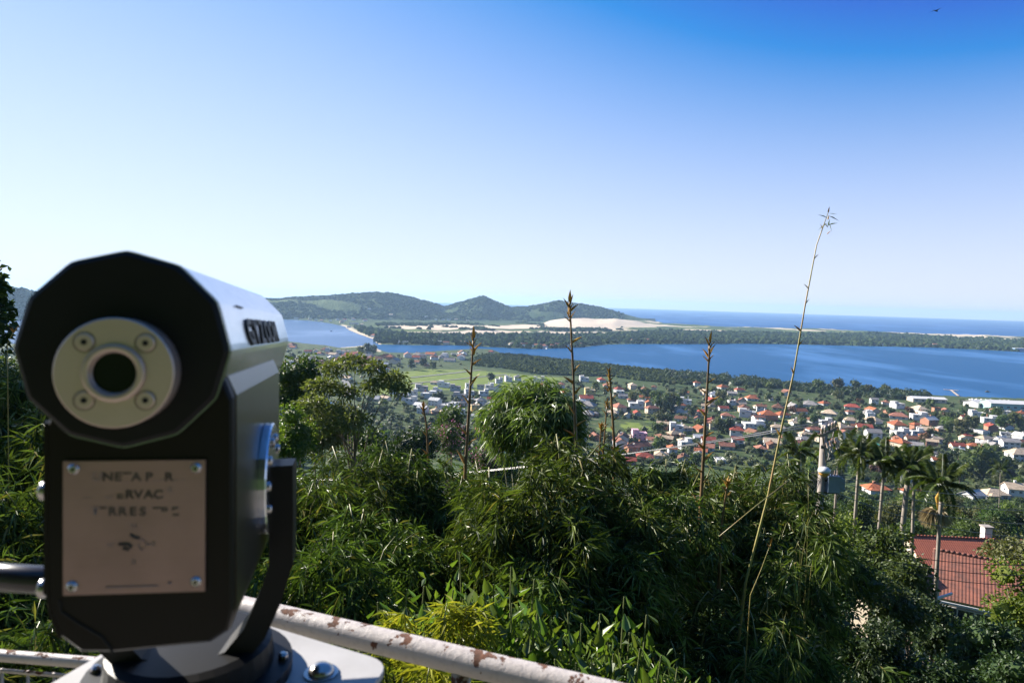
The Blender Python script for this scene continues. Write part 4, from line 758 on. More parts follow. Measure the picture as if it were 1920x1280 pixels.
# ------------------------------------------------------------------ bamboo below the railing
m_bam = leafmat('bamboo_leaf', (0.018, 0.038, 0.009), (0.20, 0.27, 0.072), 0.17, (1.5, 1.7, 0.5), 0.42, 0.4, 0.2, (0.22, 0.19, 0.07))
m_bam2 = leafmat('bamboo_leaf_light', (0.06, 0.10, 0.03), (0.24, 0.30, 0.11), 0.26, (1.5, 1.7, 0.6), 0.42, 0.4, 0.1)
m_bamy = leafmat('bamboo_leaf_yellow', (0.16, 0.21, 0.025), (0.42, 0.40, 0.06), 0.4, (1.3, 1.3, 0.5), 0.4, 0.5, 0.1)
m_culm = pmat('bamboo_culm', (0.10, 0.12, 0.03), (0.20, 0.17, 0.05), 5, 0.45)
def bamboo(u, v, Z, R, nleaf, label, L=0.2, mat=None, ncul=16, hang=0.5, tmin=0.30, group='bamboo clumps below the railing'):
    top = at(u, v, Z); g = G(top[0], top[1]); H = top[2] - g; o = thing('bamboo', label, 'bamboo', (top[0], top[1], g), 0, group)
    r_ = np.random.default_rng(int(u * 7 + v * 3 + Z)); C = []
    for i in range(ncul):
        a = 2 * math.pi * (i + r_.random() * 0.8) / ncul; out = R * (0.25 + 0.75 * r_.random()); hk = 0.80 + 0.2 * r_.random(); t = np.linspace(0, 1, 9); b0 = r_.normal(size=2) * 0.25 * min(1, R)
        rad = out * t ** 2.0 * 1.05; z = H * hk * np.sin(t * math.pi * 0.64) / 1.0 * np.where(t < 0.8, 1, 1); z = np.where(t > 0.78, z - (t - 0.78) * R * 1.3, z); z[0] = -0.3
        pts = np.column_stack([b0[0] + np.cos(a) * rad, b0[1] + np.sin(a) * rad, z]); C.append(pts)
        if i < 7: mb = MB(); mb.tube(pts[:8], [x * min(1, 0.8 * R) for x in (0.022, 0.02, 0.019, 0.017, 0.015, 0.012, 0.009, 0.006)], 6); link('culm', mb.mesh('culm', m_culm, True), o)
    C = np.array(C); nb = nleaf // 7; k = r_.integers(0, ncul, nb); tt = np.clip(tmin + (1 - tmin) * r_.random(nb) ** 0.75, 0, 0.999) * 8; i0 = tt.astype(int); f = (tt - i0)[:, None]
    P = C[k, i0] * (1 - f) + C[k, i0 + 1] * f; ax = P[:, :2] / (np.linalg.norm(P[:, :2], axis=1, keepdims=True) + 1e-6)
    out = np.column_stack([ax, np.zeros(nb)]); tw = unit(out * 0.7 + r_.normal(size=(nb, 3)) * np.array([0.8, 0.8, 0.45])); ln = r_.uniform(0.12, 0.55, nb)[:, None] * min(1.0, R)
    E = P + tw * ln; E[:, 2] -= (ln[:, 0] * hang); q = np.repeat(np.arange(nb), 7); m = len(q)
    D = unit(tw[q] * 0.55 + r_.normal(size=(m, 3)) * 0.55); D[:, 2] -= r_.uniform(0.1, 0.95, m) * hang * 1.6; B = E[q] - (tw[q] * ln[q]) * r_.random((m, 1)) * 0.45
    V, F = leaves(B, D, L * r_.uniform(0.65, 1.25, m), L * 0.095 * r_.uniform(0.8, 1.3, m), 0.18, 0.15); stuff(link('foliage', np_mesh('bamboo_foliage', V, F, mat or m_bam), o)); return o
BS = [(1085, 838, 9.0, 1.25, 15000, 'large drooping bamboo mound in the centre below the tallest thick shoot'), (1000, 872, 8.6, 1.0, 9000, 'bamboo mound left of the central mound'), (1160, 885, 9.8, 1.05, 8000, 'bamboo mound right behind the central mound'),
      (640, 852, 11, 1.5, 10000, 'bamboo mound just right of the telescope arm'), (750, 838, 12, 1.5, 10000, 'bamboo mound under the short golden shoot'), (850, 868, 11.5, 1.3, 9000, 'bamboo mound at the foot of the left tall shoot'), (930, 885, 12, 1.2, 7000, 'low bamboo between the left shoot and the central mound'), (560, 880, 10, 1.2, 8000, 'bamboo pressed against the right side of the telescope'),
      (1290, 862, 12, 1.3, 9000, 'bamboo mound at the foot of the right thick shoot'), (1390, 855, 12.5, 1.3, 9000, 'bamboo mound between the right thick shoot and the leaning cane'), (1470, 862, 12, 1.0, 7500, 'bamboo mound left of the utility pole'), (1235, 895, 11, 1.1, 7000, 'low bamboo right of the central mound'),
      (690, 960, 8.6, 1.2, 8000, 'shaded bamboo behind the white railing, left'), (590, 990, 7.4, 1.0, 6500, 'shaded bamboo beside the telescope arm above the railing'), (850, 965, 9, 1.2, 8000, 'shaded bamboo above the big-leaved shrub'), (1085, 985, 7.9, 0.9, 7000, 'lower skirt of bamboo under the central mound'), (1270, 1130, 8.6, 1.1, 3500, 'dark bamboo in the hollow right of the central mound'), (1420, 1110, 9.2, 1.1, 3500, 'dark bamboo around the foot of the leaning cane'), (1490, 985, 11, 0.9, 5000, 'bamboo at the right end of the thicket'), (1340, 1235, 7.0, 0.9, 2500, 'black-shaded bamboo at the bottom of the hollow'), (1490, 1190, 8.0, 1.0, 3000, 'black-shaded bamboo right of the hollow'), (1230, 1260, 6.0, 0.7, 2000, 'dark bamboo right of the big-leaved shrub'),
      (5, 665, 9, 0.85, 6500, 'bamboo at the left edge under the bay'), (70, 745, 7.5, 0.75, 6000, 'bamboo squeezed beside the telescope head'), (15, 830, 6, 0.8, 7000, 'sunlit bamboo at the left edge at plaque height'), (70, 985, 5.4, 0.65, 7000, 'sunlit bamboo left of the plaque'), (-10, 1075, 4.6, 0.65, 7000, 'bamboo at the left edge below the dark handle')]
for u, v, Z, R, n, lb in BS: bamboo(u, v, Z, R, int(n * 1.05), lb, 0.225 if Z > 6 else 0.17, None, 16, 0.75, 0.30)
Zb = 14.0; bt = at(992, 900, Zb); gb = G(bt[0], bt[1]); Lb = []
for u, v, r in ((935, 792, 0.42), (968, 762, 0.5), (1010, 752, 0.5), (1050, 778, 0.45), (1005, 805, 0.6), (955, 825, 0.42), (1062, 815, 0.36), (1030, 835, 0.4)): q = at(u, v, Zb + random.uniform(-0.4, 0.4)); Lb.append((q[0] - bt[0], q[1] - bt[1], q[2] - gb, r))
o = thing('bamboo', 'round feathery bamboo head standing clear above the rest left of the tallest shoot', 'bamboo', (bt[0], bt[1], gb), 0, 'bamboo clumps below the railing')
V1, F1 = lump_leaves(Lb, 8500, 0.24, 0.026, 0.95, 0.55); V2, F2 = hulls(Lb, 0.6); V, F = joinVF([(V1, F1), (V2, F2)]); stuff(link('foliage', np_mesh('bamboo_foliage', V, F, m_bam2), o))
for x, y, z, r in Lb: cb = MB(); cb.tube([(x * 0.1, y * 0.1, -0.3), (x * 0.3, y * 0.3, z * 0.6), (x, y, z)], [0.02, 0.016, 0.006], 6); link('culm', cb.mesh('culm', m_culm, True), o)
# one arching spray at the right end of the thicket
bamboo(1530, 920, 8.5, 0.35, 300, 'loose bamboo spray arching out right of the thicket', 0.22, None, 4, 0.9, 0.86)
bamboo(1480, 1075, 7.0, 0.25, 120, 'sparse bamboo spray low right of the leaning cane', 0.2, None, 3, 0.9, 0.86)
bamboo(835, 1120, 4.1, 0.32, 2600, 'yellow-green bamboo tuft in the middle of the big-leaved shrub', 0.13, m_bamy, 8, 0.5)
bamboo(760, 1205, 3.15, 0.4, 4200, 'yellowish leafy bamboo directly behind the mounting plate', 0.12, m_bamy, 10, 0.6)
bamboo(640, 1230, 3.2, 0.4, 4200, 'leafy bamboo under the railing beside the plate', 0.12, m_bam, 10, 0.6)
bamboo(40, 1165, 3.4, 0.5, 6000, 'leafy bamboo just behind the thin white rail', 0.13, m_bam, 10, 0.6)

# new bamboo shoots: thick culms with golden sheaths
m_shoot = pmat('shoot_culm', (0.20, 0.115, 0.035), (0.035, 0.022, 0.012), 3.2, 0.4, detail=3)
m_sheath = leafmat('shoot_sheath', (0.40, 0.20, 0.03), (0.62, 0.42, 0.10), 0.25, (1.2, 1.0, 0.5), 0.5, 0.4, 0.1)
m_cane = pmat('cane', (0.23, 0.24, 0.06), (0.30, 0.17, 0.06), 2.0, 0.4)
def sheath_mesh(w):
    mb = MB(); r = lambda k, z, y: [(-w * k, y, z), (0, y - w * k * 0.8, z), (w * k, y, z), (0, y + w * k * 0.8, z)]
    mb.loft([r(0.75, 0, 0), r(1.0, 0.25, 0.01), r(0.7, 0.6, 0.0), r(0.06, 1.0, -0.06)]); return mb.mesh('sheath', m_sheath)
SHM = [sheath_mesh(0.11), sheath_mesh(0.14), sheath_mesh(0.09)]
def shoot(px, Z, r0, label, spread=0.045, crown=7, size=0.24, mat=None, name='bamboo_shoot', crown_h=0.35, skip=0):
    pts = [at(u, v, Z) for u, v in px]; g = G(pts[0][0], pts[0][1]); o = thing(name, label, 'bamboo shoot', (pts[0][0], pts[0][1], g), 0, 'bamboo shoots rising above the thicket')
    full = [np.array([pts[0][0] - 0.25 * (pts[-1][0] - pts[0][0]), pts[0][1], g - 0.2])] + pts; seg = []; rad = []; tot = sum(np.linalg.norm(b - a) for a, b in zip(full[:-1], full[1:])); acc = 0
    for a, b in zip(full[:-1], full[1:]):
        L = np.linalg.norm(b - a); n = max(2, int(L / 0.16))
        for i in range(n):
            t = (acc + L * i / n) / tot; r = r0 * (1 - 0.72 * t ** 1.6); q = a + (b - a) * i / n; seg += [q, q + (b - a) / L * 0.012]; rad += [r * 1.13, r]
        acc += L
    seg.append(full[-1]); rad.append(r0 * 0.2); mb = MB(); mb.tube(seg, rad, 8); part('culm', mb, mat or m_shoot, o, True)
    vis = [p for p in seg if p[2] > pts[0][2]]; top = np.array(full[-1]); org = np.array(o.location); H = top[2] - pts[0][2]
    N = int(H / (size * 0.95 if name == 'bamboo_shoot' else 0.3)) if spread else 0
    for i in range(skip, N):
        t = (i + random.random() * 0.5) / N; q = vis[min(len(vis) - 1, int(t * len(vis)))]; a = math.pi * (0.45 if i % 2 else 1.5) + random.uniform(-0.5, 0.5); s = size * random.uniform(0.7, 1.1) * (1.15 - 0.3 * t)
        link('sheath', random.choice(SHM), o, tuple(q - org), (math.radians(random.uniform(30, 58)), 0, a), (s, s, s))
    for i in range(crown):
        z = crown_h * H * 0.35 * (i / max(1, crown)) if H < 1.2 else 0.3 * i / crown; a = i * 2.4; s = size * random.uniform(0.55, 0.85); link('sheath', random.choice(SHM), o, tuple(top - org - np.array([0, 0, z * 1.2])), (math.radians(random.uniform(12, 30) + 22 * i / crown), 0, a), (s, s, s))
    return o
shoot([(873, 872), (881, 740), (888, 632)], 12.0, 0.05, 'thick dark shoot with golden sheaths, leftmost of the tall ones', size=0.26, crown=9)
shoot([(1080, 838), (1075, 700), (1068, 565)], 11.0, 0.042, 'tallest thick shoot with golden sheaths, crossing the dune and hill')
shoot([(1153, 850), (1148, 770), (1143, 695)], 11.0, 0.045, 'medium shoot with dense orange tip just right of the tallest shoot', crown=16, size=0.15)
shoot([(1131, 850), (1135, 800), (1138, 755)], 11.5, 0.034, 'short thin shoot close left of the medium shoot', crown=9, size=0.15)
shoot([(1124, 850), (1126, 820), (1127, 800)], 11.2, 0.04, 'stubby yellow shoot beside the medium shoot', crown=14, size=0.16)
shoot([(803, 856), (800, 800), (794, 760)], 12.5, 0.045, 'short golden-tipped shoot left of the left tall shoot', crown=15, size=0.17)
shoot([(1314, 950), (1322, 800), (1331, 640)], 10.5, 0.045, 'thick dark shoot with golden sheaths standing before the lagoon, rightmost', crown=10, size=0.22)
shoot([(1354, 975), (1360, 935), (1364, 905)], 9.8, 0.04, 'short orange shoot at the foot of the rightmost thick shoot', crown=14, size=0.15)
o = shoot([(1398, 1092), (1440, 930), (1468, 790), (1488, 700), (1510, 570), (1531, 460), (1553, 398)], 8.5, 0.019, 'very tall thin cane leaning right into the sky', size=0.11, mat=m_cane, name='bamboo_cane', crown=4, skip=6)
tip = at(1553, 400, 8.5); V, F = leaves(np.array([tip + np.array([0, 0, -0.03 * i]) for i in range(7)]), np.array([[1, 0.2, 0.1], [0.8, -0.3, -0.3], [-0.7, 0.2, 0.4], [0.3, 0, -0.6], [-0.8, 0, -0.5], [0.9, 0, 0.4], [0.2, 0, 1]]), 0.14, 0.014); V = V - np.array(o.location); link('tip_leaves', np_mesh('tip_leaves', V, F, m_bam), o)
cb = MB(); cb.tube([at(1484, 896, 8.45), at(1415, 950, 8.0), at(1349, 1005, 7.6)], [0.004, 0.006, 0.006], 7); part('side_branch', cb, m_cane, o, True)
shoot([(1407, 1115), (1428, 1065), (1445, 1018)], 7.2, 0.010, 'thin short cane low beside the leaning cane', spread=0, crown=3, size=0.1, mat=m_cane, name='bamboo_stick')
shoot([(14, 645), (20, 632), (26, 622)], 6.5, 0.008, 'thin bamboo tip against the bay at the left edge', spread=0, crown=3, size=0.1, mat=m_cane, name='bamboo_stick')

# big-leaved shrub behind the railing
m_big = leafmat('big_leaf', (0.06, 0.11, 0.024), (0.17, 0.24, 0.06), 0.3, (1.6, 1.7, 0.5), 0.35, 0.55, 0.35)
m_stem = pmat('green_stem', (0.12, 0.14, 0.05), None, 6, 0.6)
def bigleaf(w, fold, curl):
    mb = MB(); zs = [0, 0.22, 0.5, 0.8, 1.0]; ws = [0.03, 0.15, 0.30, 0.36, 0.05]; V = []
    for z, q in zip(zs, ws):
        y = curl * z * z
        V += [(-q * w * math.cos(fold), y + q * w * math.sin(fold), -z + 0.04), (0, y, -z), (q * w * math.cos(fold), y + q * w * math.sin(fold), -z + 0.04)]
    F = []
    for i in range(4): F += [(3 * i, 3 * i + 1, 3 * i + 4, 3 * i + 3), (3 * i + 1, 3 * i + 2, 3 * i + 5, 3 * i + 4)]
    mb.add(V, F); return mb.mesh('leaf', m_big, True)
BL = [bigleaf(0.85, 0.6, 0.15), bigleaf(0.95, 0.45, -0.1), bigleaf(0.8, 0.9, 0.25)]
def shrub(tips, Z, label):
    P0 = at(sum(p[0] for p in tips) / len(tips), 1250, Z); g = G(P0[0], P0[1]); o = thing('broadleaf_shrub', label, 'shrub', (P0[0], P0[1], g), 0, 'big-leaved shrubs behind the railing'); org = np.array(o.location)
    fl = []
    for u, v in tips:
        t = at(u, v, Z + random.uniform(-0.35, 0.35)); base = np.array([P0[0] + (t[0] - P0[0]) * 0.6, P0[1] + (t[1] - P0[1]) * 0.6, g - 0.1]); base[2] = G(base[0], base[1]) - 0.1
        mb = MB(); mid = (base + t) / 2 + np.array([random.uniform(-.06, .06), random.uniform(-.06, .06), 0]); mb.tube([base, mid, t], [0.014, 0.01, 0.005], 5); part('stem', mb, m_stem, o)
        for i in range(13):
            z = 0.045 * i + (0.02 if i else 0); a = i * 2.4 + random.uniform(-0.4, 0.4); s = random.uniform(0.105, 0.16) * (0.8 + 0.02 * i); q = t - org + np.array([math.cos(a) * (0.012 + 0.012 * i), math.sin(a) * (0.012 + 0.012 * i), -z])
            link('leaf', random.choice(BL), o, tuple(q), (math.radians(random.uniform(6, 40)), 0, a - math.pi / 2), (s, s, s))
        for i in range(130): fl.append(t + np.array([random.gauss(0, 0.13), random.gauss(0, 0.16) + 0.1, -0.3 - abs(random.gauss(0, 0.4))]))
    fl = np.array(fl) - org; V, F = leaves(fl, rng.normal(size=fl.shape) * np.array([0.6, 0.6, 0.3]) - np.array([0, 0, 0.8]), rng.uniform(0.06, 0.11, len(fl)), 0.035, 0.1, 0.4); stuff(link('foliage', np_mesh('shrub_foliage', V, F, m_big), o))
shrub([(862, 1035), (906, 1052), (958, 1062), (925, 1095), (1002, 1085), (880, 1118), (960, 1130), (1010, 1128), (1000, 1180)], 4.9, 'big-leaved shrub with the highest tips, middle of the railing foreground')
shrub([(795, 1098), (762, 1104), (708, 1128), (745, 1150), (825, 1140), (850, 1105), (720, 1165)], 4.7, 'big-leaved shrub left of the yellow bamboo tuft')
shrub([(1065, 1148), (1090, 1168), (1170, 1118), (1212, 1152), (1125, 1150), (1140, 1190), (1052, 1195), (1180, 1185)], 4.8, 'big-leaved shrub right of the yellow tuft with two pointed tips')
shrub([(1240, 1228), (1110, 1232), (1080, 1242), (1200, 1215), (1150, 1225), (1040, 1235), (1270, 1250)], 4.4, 'lowest big-leaved shrub above the right end of the rail')

# ------------------------------------------------------------------ palms
m_ptrunk = pmat('palm_trunk', (0.27, 0.23, 0.19), (0.17, 0.145, 0.12), 2, 0.85, bmp=0.4, bd=0.02); m_shaft = pmat('crownshaft', (0.12, 0.15, 0.05), None, 2, 0.5); m_frond = leafmat('palm_frond', (0.045, 0.075, 0.018), (0.12, 0.155, 0.04), 0.3, None, 0.4, 0.5, 0.15)
def frond_mesh(arch, L=3.0):
    t = np.linspace(0, 1, 12); C = np.column_stack([np.zeros(12), t * L * (1 - 0.15 * t), L * (0.45 * t - arch * t * t)]); mb = MB(); mb.tube(C, np.linspace(0.035, 0.008, 12), 4)
    V1 = np.array(mb.v); F1 = np.array([tri for f in mb.f for tri in ([(f[0], f[1], f[2]), (f[0], f[2], f[3])] if len(f) == 4 else [])]); n = 44; P = []; D = []
    for i in range(n):
        q = 0.12 + 0.86 * i / n; j = q * 11; k = int(j); c = C[k] + (C[min(k + 1, 11)] - C[k]) * (j - k)
        for sgn in (-1, 1): P.append(c); D.append((sgn * 0.8, 0.45, -0.35 + 0.2 * random.random()))
    V2, F2 = leaves(np.array(P), np.array(D), 0.62 * (1.05 - 0.5 * np.repeat(np.linspace(0, 1, n), 2) ** 3), 0.085, 0.35, 0.1); V, F = joinVF([(V1, F1), (V2, F2)]); return np_mesh('frond', V, F, m_frond)
FR = [frond_mesh(0.25), frond_mesh(0.6), frond_mesh(1.0)]
def palm(u, v, Z, label, nf=14, s=0.68, flower=False, r=0.115):
    top = at(u, v, Z); g = G(top[0], top[1]); H = top[2] - g; o = thing('palm_tree', label, 'palm', (top[0], top[1], g), 0, 'palms in a row right of the pole'); lean = 0; o.rotation_euler = (random.uniform(-0.035, 0.035), random.uniform(-0.035, 0.035), random.uniform(0, 6))
    mb = MB(); n = 14; mb.tube([(lean * (1 - i / n) * 0, 0, -0.5 + (H - 0.9 + 0.5) * i / n) for i in range(n + 1)], [r * (1.15 - 0.35 * i / n) * (1.04 if i % 2 else 1) for i in range(n + 1)], 9); link('trunk', mb.mesh('trunk', m_ptrunk, True), o)
    mb = MB(); mb.tube([(0, 0, H - 0.95), (0, 0, H - 0.6), (0, 0, H + 0.1)], [r * 0.85, r * 0.95, r * 0.4], 8); link('crownshaft', mb.mesh('crownshaft', m_shaft, True), o)
    for i in range(nf):
        q = i / nf; a = i * 2.4 + random.uniform(-0.2, 0.2); link('frond', FR[0 if q < 0.25 else 1 if q < 0.65 else 2], o, (0, 0, H), (math.radians(50 - 62 * q + random.uniform(-6, 6)), 0, a), (s, s, s))
    if flower:
        for a in (-0.55, 0.5):
            P = []; D = []
            for i in range(260): P.append((a * 0.5 + random.gauss(0, 0.06), -0.2, H - 1.5 + random.gauss(0, 0.05))); D.append((a * 0.7 + random.gauss(0, 0.3), random.gauss(-0.3, 0.35), -0.7 + random.gauss(0, 0.35)))
            V, F = leaves(np.array(P), np.array(D), 0.75, 0.035, 0.5, 0.1); link('flower_cluster', np_mesh('flower_cluster', V, F, m_strand), o)
        mb = MB(); mb.tube([(0, 0, H - 0.2), (0.02, -0.25, H - 0.8), (-0.12, -0.3, H - 1.6)], [0.05, 0.13, 0.04], 7); link('spathe', mb.mesh('spathe', m_sheath, True), o)
    return o
m_strand = leafmat('palm_strand', (0.50, 0.40, 0.25), (0.68, 0.58, 0.40), 0.35, (1, 1, 0.8), 0.7, 0.2, 0.05)
palm(1607, 855, 46, 'palm with pale slim trunk, leftmost of the four tall ones'); palm(1650, 868, 45, 'palm with pale slim trunk, second from left'); palm(1690, 880, 44, 'palm with dark trunk, third from left', r=0.19); palm(1728, 878, 45, 'palm with pale trunk, rightmost of the four tall ones')
palm(1770, 905, 38, 'drooping palm with tan flower clusters in front of the red roof', 14, 0.68, True); palm(1512, 850, 60, 'small palm with upright fronds left of the utility pole', 11, 0.9); palm(1570, 845, 62, 'palm crown directly behind the utility pole', 12, 1.0); palm(1880, 880, 210, 'lone palm by the village street at the right edge', 12, 1.4)

# ------------------------------------------------------------------ utility pole, wires
m_pole = pmat('concrete_pole', (0.34, 0.29, 0.25), (0.24, 0.21, 0.19), 2, 0.9, bmp=0.2, bd=0.01); m_steel = pmat('dark_steel', (0.06, 0.055, 0.05), None, 5, 0.6); m_grey = pmat('grey_paint', (0.20, 0.25, 0.33), (0.16, 0.20, 0.27), 2, 0.45); m_porc = pmat('porcelain', (0.5, 0.48, 0.45), (0.25, 0.12, 0.07), 6, 0.25); m_wire, t, b = newmat('wire'); b.inputs['Base Color'].default_value = (0.02, 0.02, 0.02, 1); b.inputs['Roughness'].default_value = 0.4
m_wire2 = pmat('bare_wire', (0.30, 0.29, 0.28), None, 3, 0.4, 0.7)
pt = at(1546, 797, 28); PX, PYy = pt[0], pt[1]; g = G(PX, PYy); o = thing('utility_pole', 'concrete utility pole with grey transformer beside the palms', 'utility pole', (PX, PYy, g)); zt = pt[2]; hz = zt - g
mb = MB(); mb.tube([(0, 0, -0.5), (0, 0, hz * 0.5), (0, 0, hz)], [0.19, 0.165, 0.13], 12); link('pole_shaft', mb.mesh('pole_shaft', m_pole, True), o)
ca_ = math.radians(52)
def arm(z, L, nm='crossarm', off=0.0):
    mb = MB(); mb.box((0, -0.17, z), (L, 0.1, 0.12), 0); k = link(nm, mb.mesh(nm, m_steel), o, (0, 0, 0), (0, 0, ca_)); return k
A1 = arm(hz - 0.25, 2.3); A2 = arm(hz - 0.75, 1.8)
def insul(z, x, par):
    mb = MB(); mb.tube([(x, -0.17, z), (x, -0.17, z + 0.08), (x, -0.17, z + 0.1), (x, -0.17, z + 0.16), (x, -0.17, z + 0.18), (x, -0.17, z + 0.27)], [0.04, 0.04, 0.085, 0.05, 0.075, 0.03], 8); link('insulator', mb.mesh('insulator', m_porc, True), par)
for x in (-1.05, -0.55, 0.1, 0.6, 1.05): insul(hz - 0.19, x, A1)
for x in (-0.8, -0.3, 0.5, 0.8):
    mb = MB(); mb.tube([(x, -0.3, hz - 0.55), (x, -0.42, hz - 1.0)], 0.045, 7); mb.tube([(x, -0.36, hz - 0.7), (x, -0.38, hz - 0.78)], 0.08, 7); link('fuse_cutout', mb.mesh('fuse_cutout', m_porc), A2)
for s in (-1, 1):
    mb = MB(); mb.tube([(s * 0.14, -0.17, hz - 1.5), (s * 0.9, -0.17, hz - 0.32)], 0.03, 5); link('brace', mb.mesh('brace', m_steel), o, (0, 0, 0), (0, 0, ca_))
tz = (at(1567, 908, 28)[2]) - g
tr = link('transformer', None, o, (0.44, -0.1, tz)); tr.empty_display_size = 0.1; tr.scale = (0.62, 0.62, 0.74)
mb = MB(); mb.box((-0.05, 0, 0), (0.78, 0.6, 0.85)); mb.box((-0.05, 0, 0.46), (0.86, 0.68, 0.07)); link('tank', mb.mesh('tank', m_grey), tr)
for i in range(6): mb = MB(); mb.box((0.5, -0.25 + i * 0.1, 0.0), (0.34, 0.03, 0.72)); link('cooling_fin', mb.mesh('cooling_fin', m_grey), tr)
for i in range(4): mb = MB(); mb.tube([(-0.3 + i * 0.18, 0, 0.49), (-0.3 + i * 0.18, 0, 0.56), (-0.3 + i * 0.18, 0, 0.57), (-0.3 + i * 0.18, 0, 0.78)], [0.04, 0.07, 0.04, 0.03], 7); link('bushing', mb.mesh('bushing', m_porc), tr)
mb = MB(); mb.box((-0.1, 0, -0.48), (0.95, 0.2, 0.1)); mb.box((-0.45, 0, 0.2), (0.2, 0.25, 0.08)); link('bracket', mb.mesh('bracket', m_steel), tr)
lz = at(1540, 880, 28)[2] - g; mb = MB(); mb.tube([(0, 0.0, lz - 0.15), (-0.05, -0.3, lz + 0.05)], 0.03, 6); link('lamp_arm', mb.mesh('lamp_arm', m_steel), o)
m_dome = pmat('lamp_dome', (0.62, 0.62, 0.64), None, 3, 0.35); m_amber, t, b = newmat('lamp_glass'); b.inputs['Base Color'].default_value = (0.42, 0.22, 0.05, 1); b.inputs['Roughness'].default_value = 0.2
mb = MB(); mb.tube([(-0.1, -0.42, lz + 0.2), (-0.1, -0.42, lz + 0.17), (-0.1, -0.42, lz + 0.08), (-0.1, -0.42, lz - 0.02)], [0.03, 0.15, 0.24, 0.25], 12); lh = link('lamp_head', mb.mesh('lamp_head', m_dome, True), o)
mb = MB(); mb.tube([(-0.1, -0.42, lz - 0.025), (-0.1, -0.42, lz - 0.12), (-0.1, -0.42, lz - 0.22)], [0.22, 0.2, 0.08], 12); link('lamp_glass', mb.mesh('lamp_glass', m_amber, True), lh)
pe = at(400, 893, 62); ge = G(pe[0], pe[1]); o2 = thing('utility_pole', 'second utility pole further left, hidden behind the telescope', 'utility pole', (pe[0], pe[1], ge)); mb = MB(); mb.tube([(0, 0, -0.5), (0, 0, pe[2] - ge + 0.4)], [0.19, 0.13], 10); link('pole_shaft', mb.mesh('pole_shaft', m_pole, True), o2); mb = MB(); mb.box((0, -0.15, pe[2] - ge + 0.1), (2.3, 0.1, 0.12), ca_); link('crossarm', mb.mesh('crossarm', m_steel), o2)
def wire(a, b, sag, r, label, mat):
    a = np.array(a, float); b = np.array(b, float); pts = []
    for i in range(25):
        t = i / 24; p = a + (b - a) * t; p[2] -= sag * 4 * t * (1 - t); pts.append(p)
    m_ = pts[0]; o = thing('overhead_wire', label, 'wire', tuple(m_), 0, 'overhead wires from the utility pole'); mb = MB(); mb.tube(pts, r, 5, caps=True); part('conductor', mb, mat, o, True)
ad = np.array([math.cos(ca_), math.sin(ca_), 0])
for i, x in enumerate((-1.05, -0.55, 0.6, 1.05)): wire(np.array([PX, PYy, zt + 0.1]) + ad * x, pe + ad * x + np.array([0, 0, 0.25]), 1.1 + 0.12 * i, 0.014, f"upper wire running left from the pole, {['nearest','second','third','farthest'][i]} of four", m_wire2)
for i in range(4): wire(np.array([PX, PYy - 0.15, zt - 1.9 - 0.2 * i]), at(2080, 925 + 26 * i, 26), 0.5 + 0.1 * i, 0.013, f"pale wire running right past the palms, {['top','second','third','lowest'][i]} of four", m_wire2)
for i in range(3): wire(np.array([PX, PYy - 0.15, zt - 4.55 - 0.28 * i]), at(2060, 1052 + 22 * i, 24), 0.55, 0.014, f"thick black cable sagging before the red roof, {['upper','middle','lower'][i]}", m_wire)
for i in range(2): wire(np.array([PX, PYy - 0.15, zt - 1.9 - 0.3 * i]), pe + np.array([0, 0, -1.2 - 0.3 * i]), 1.0, 0.013, f"lower wire running left from the pole, {['upper','lower'][i]} of two", m_wire2)

# ------------------------------------------------------------------ tiled house on the slope at the right
m_tile = pmat('clay_tile', (0.40, 0.115, 0.06), (0.30, 0.085, 0.05), 1.2, 0.8, bmp=0.2, bd=0.01); m_tile2 = pmat('old_clay_tile', (0.27, 0.095, 0.06), (0.12, 0.055, 0.042), 1.3, 0.85, bmp=0.2, bd=0.01)
def tiles(o_, ux, dn, w, L, pitch, row):
    nx = int(w / pitch) * 4 + 1; rows = int(L / row); ys = np.array([[r * row, (r + 1) * row - 0.001] for r in range(rows)]).ravel(); st = np.tile([0.0, 0.05], rows); xs = np.linspace(0, w, nx); nn = np.cross(ux, dn); nn = nn if nn[2] > 0 else -nn
    am = 0.028 * np.abs(np.sin(xs / pitch * math.pi)); X, Y = np.meshgrid(xs, ys); Hh = am[None, :] + (0.05 - st)[:, None] * 0 + np.tile([0.0, 0.008], rows)[:, None]
    V = o_ + X[..., None] * ux + Y[..., None] * dn + Hh[..., None] * nn; i, j = np.meshgrid(np.arange(len(ys) - 1), np.arange(nx - 1), indexing='ij'); F = np.stack([i * nx + j, i * nx + j + 1, (i + 1) * nx + j + 1, (i + 1) * nx + j], -1).reshape(-1, 4); return V.reshape(-1, 3), F
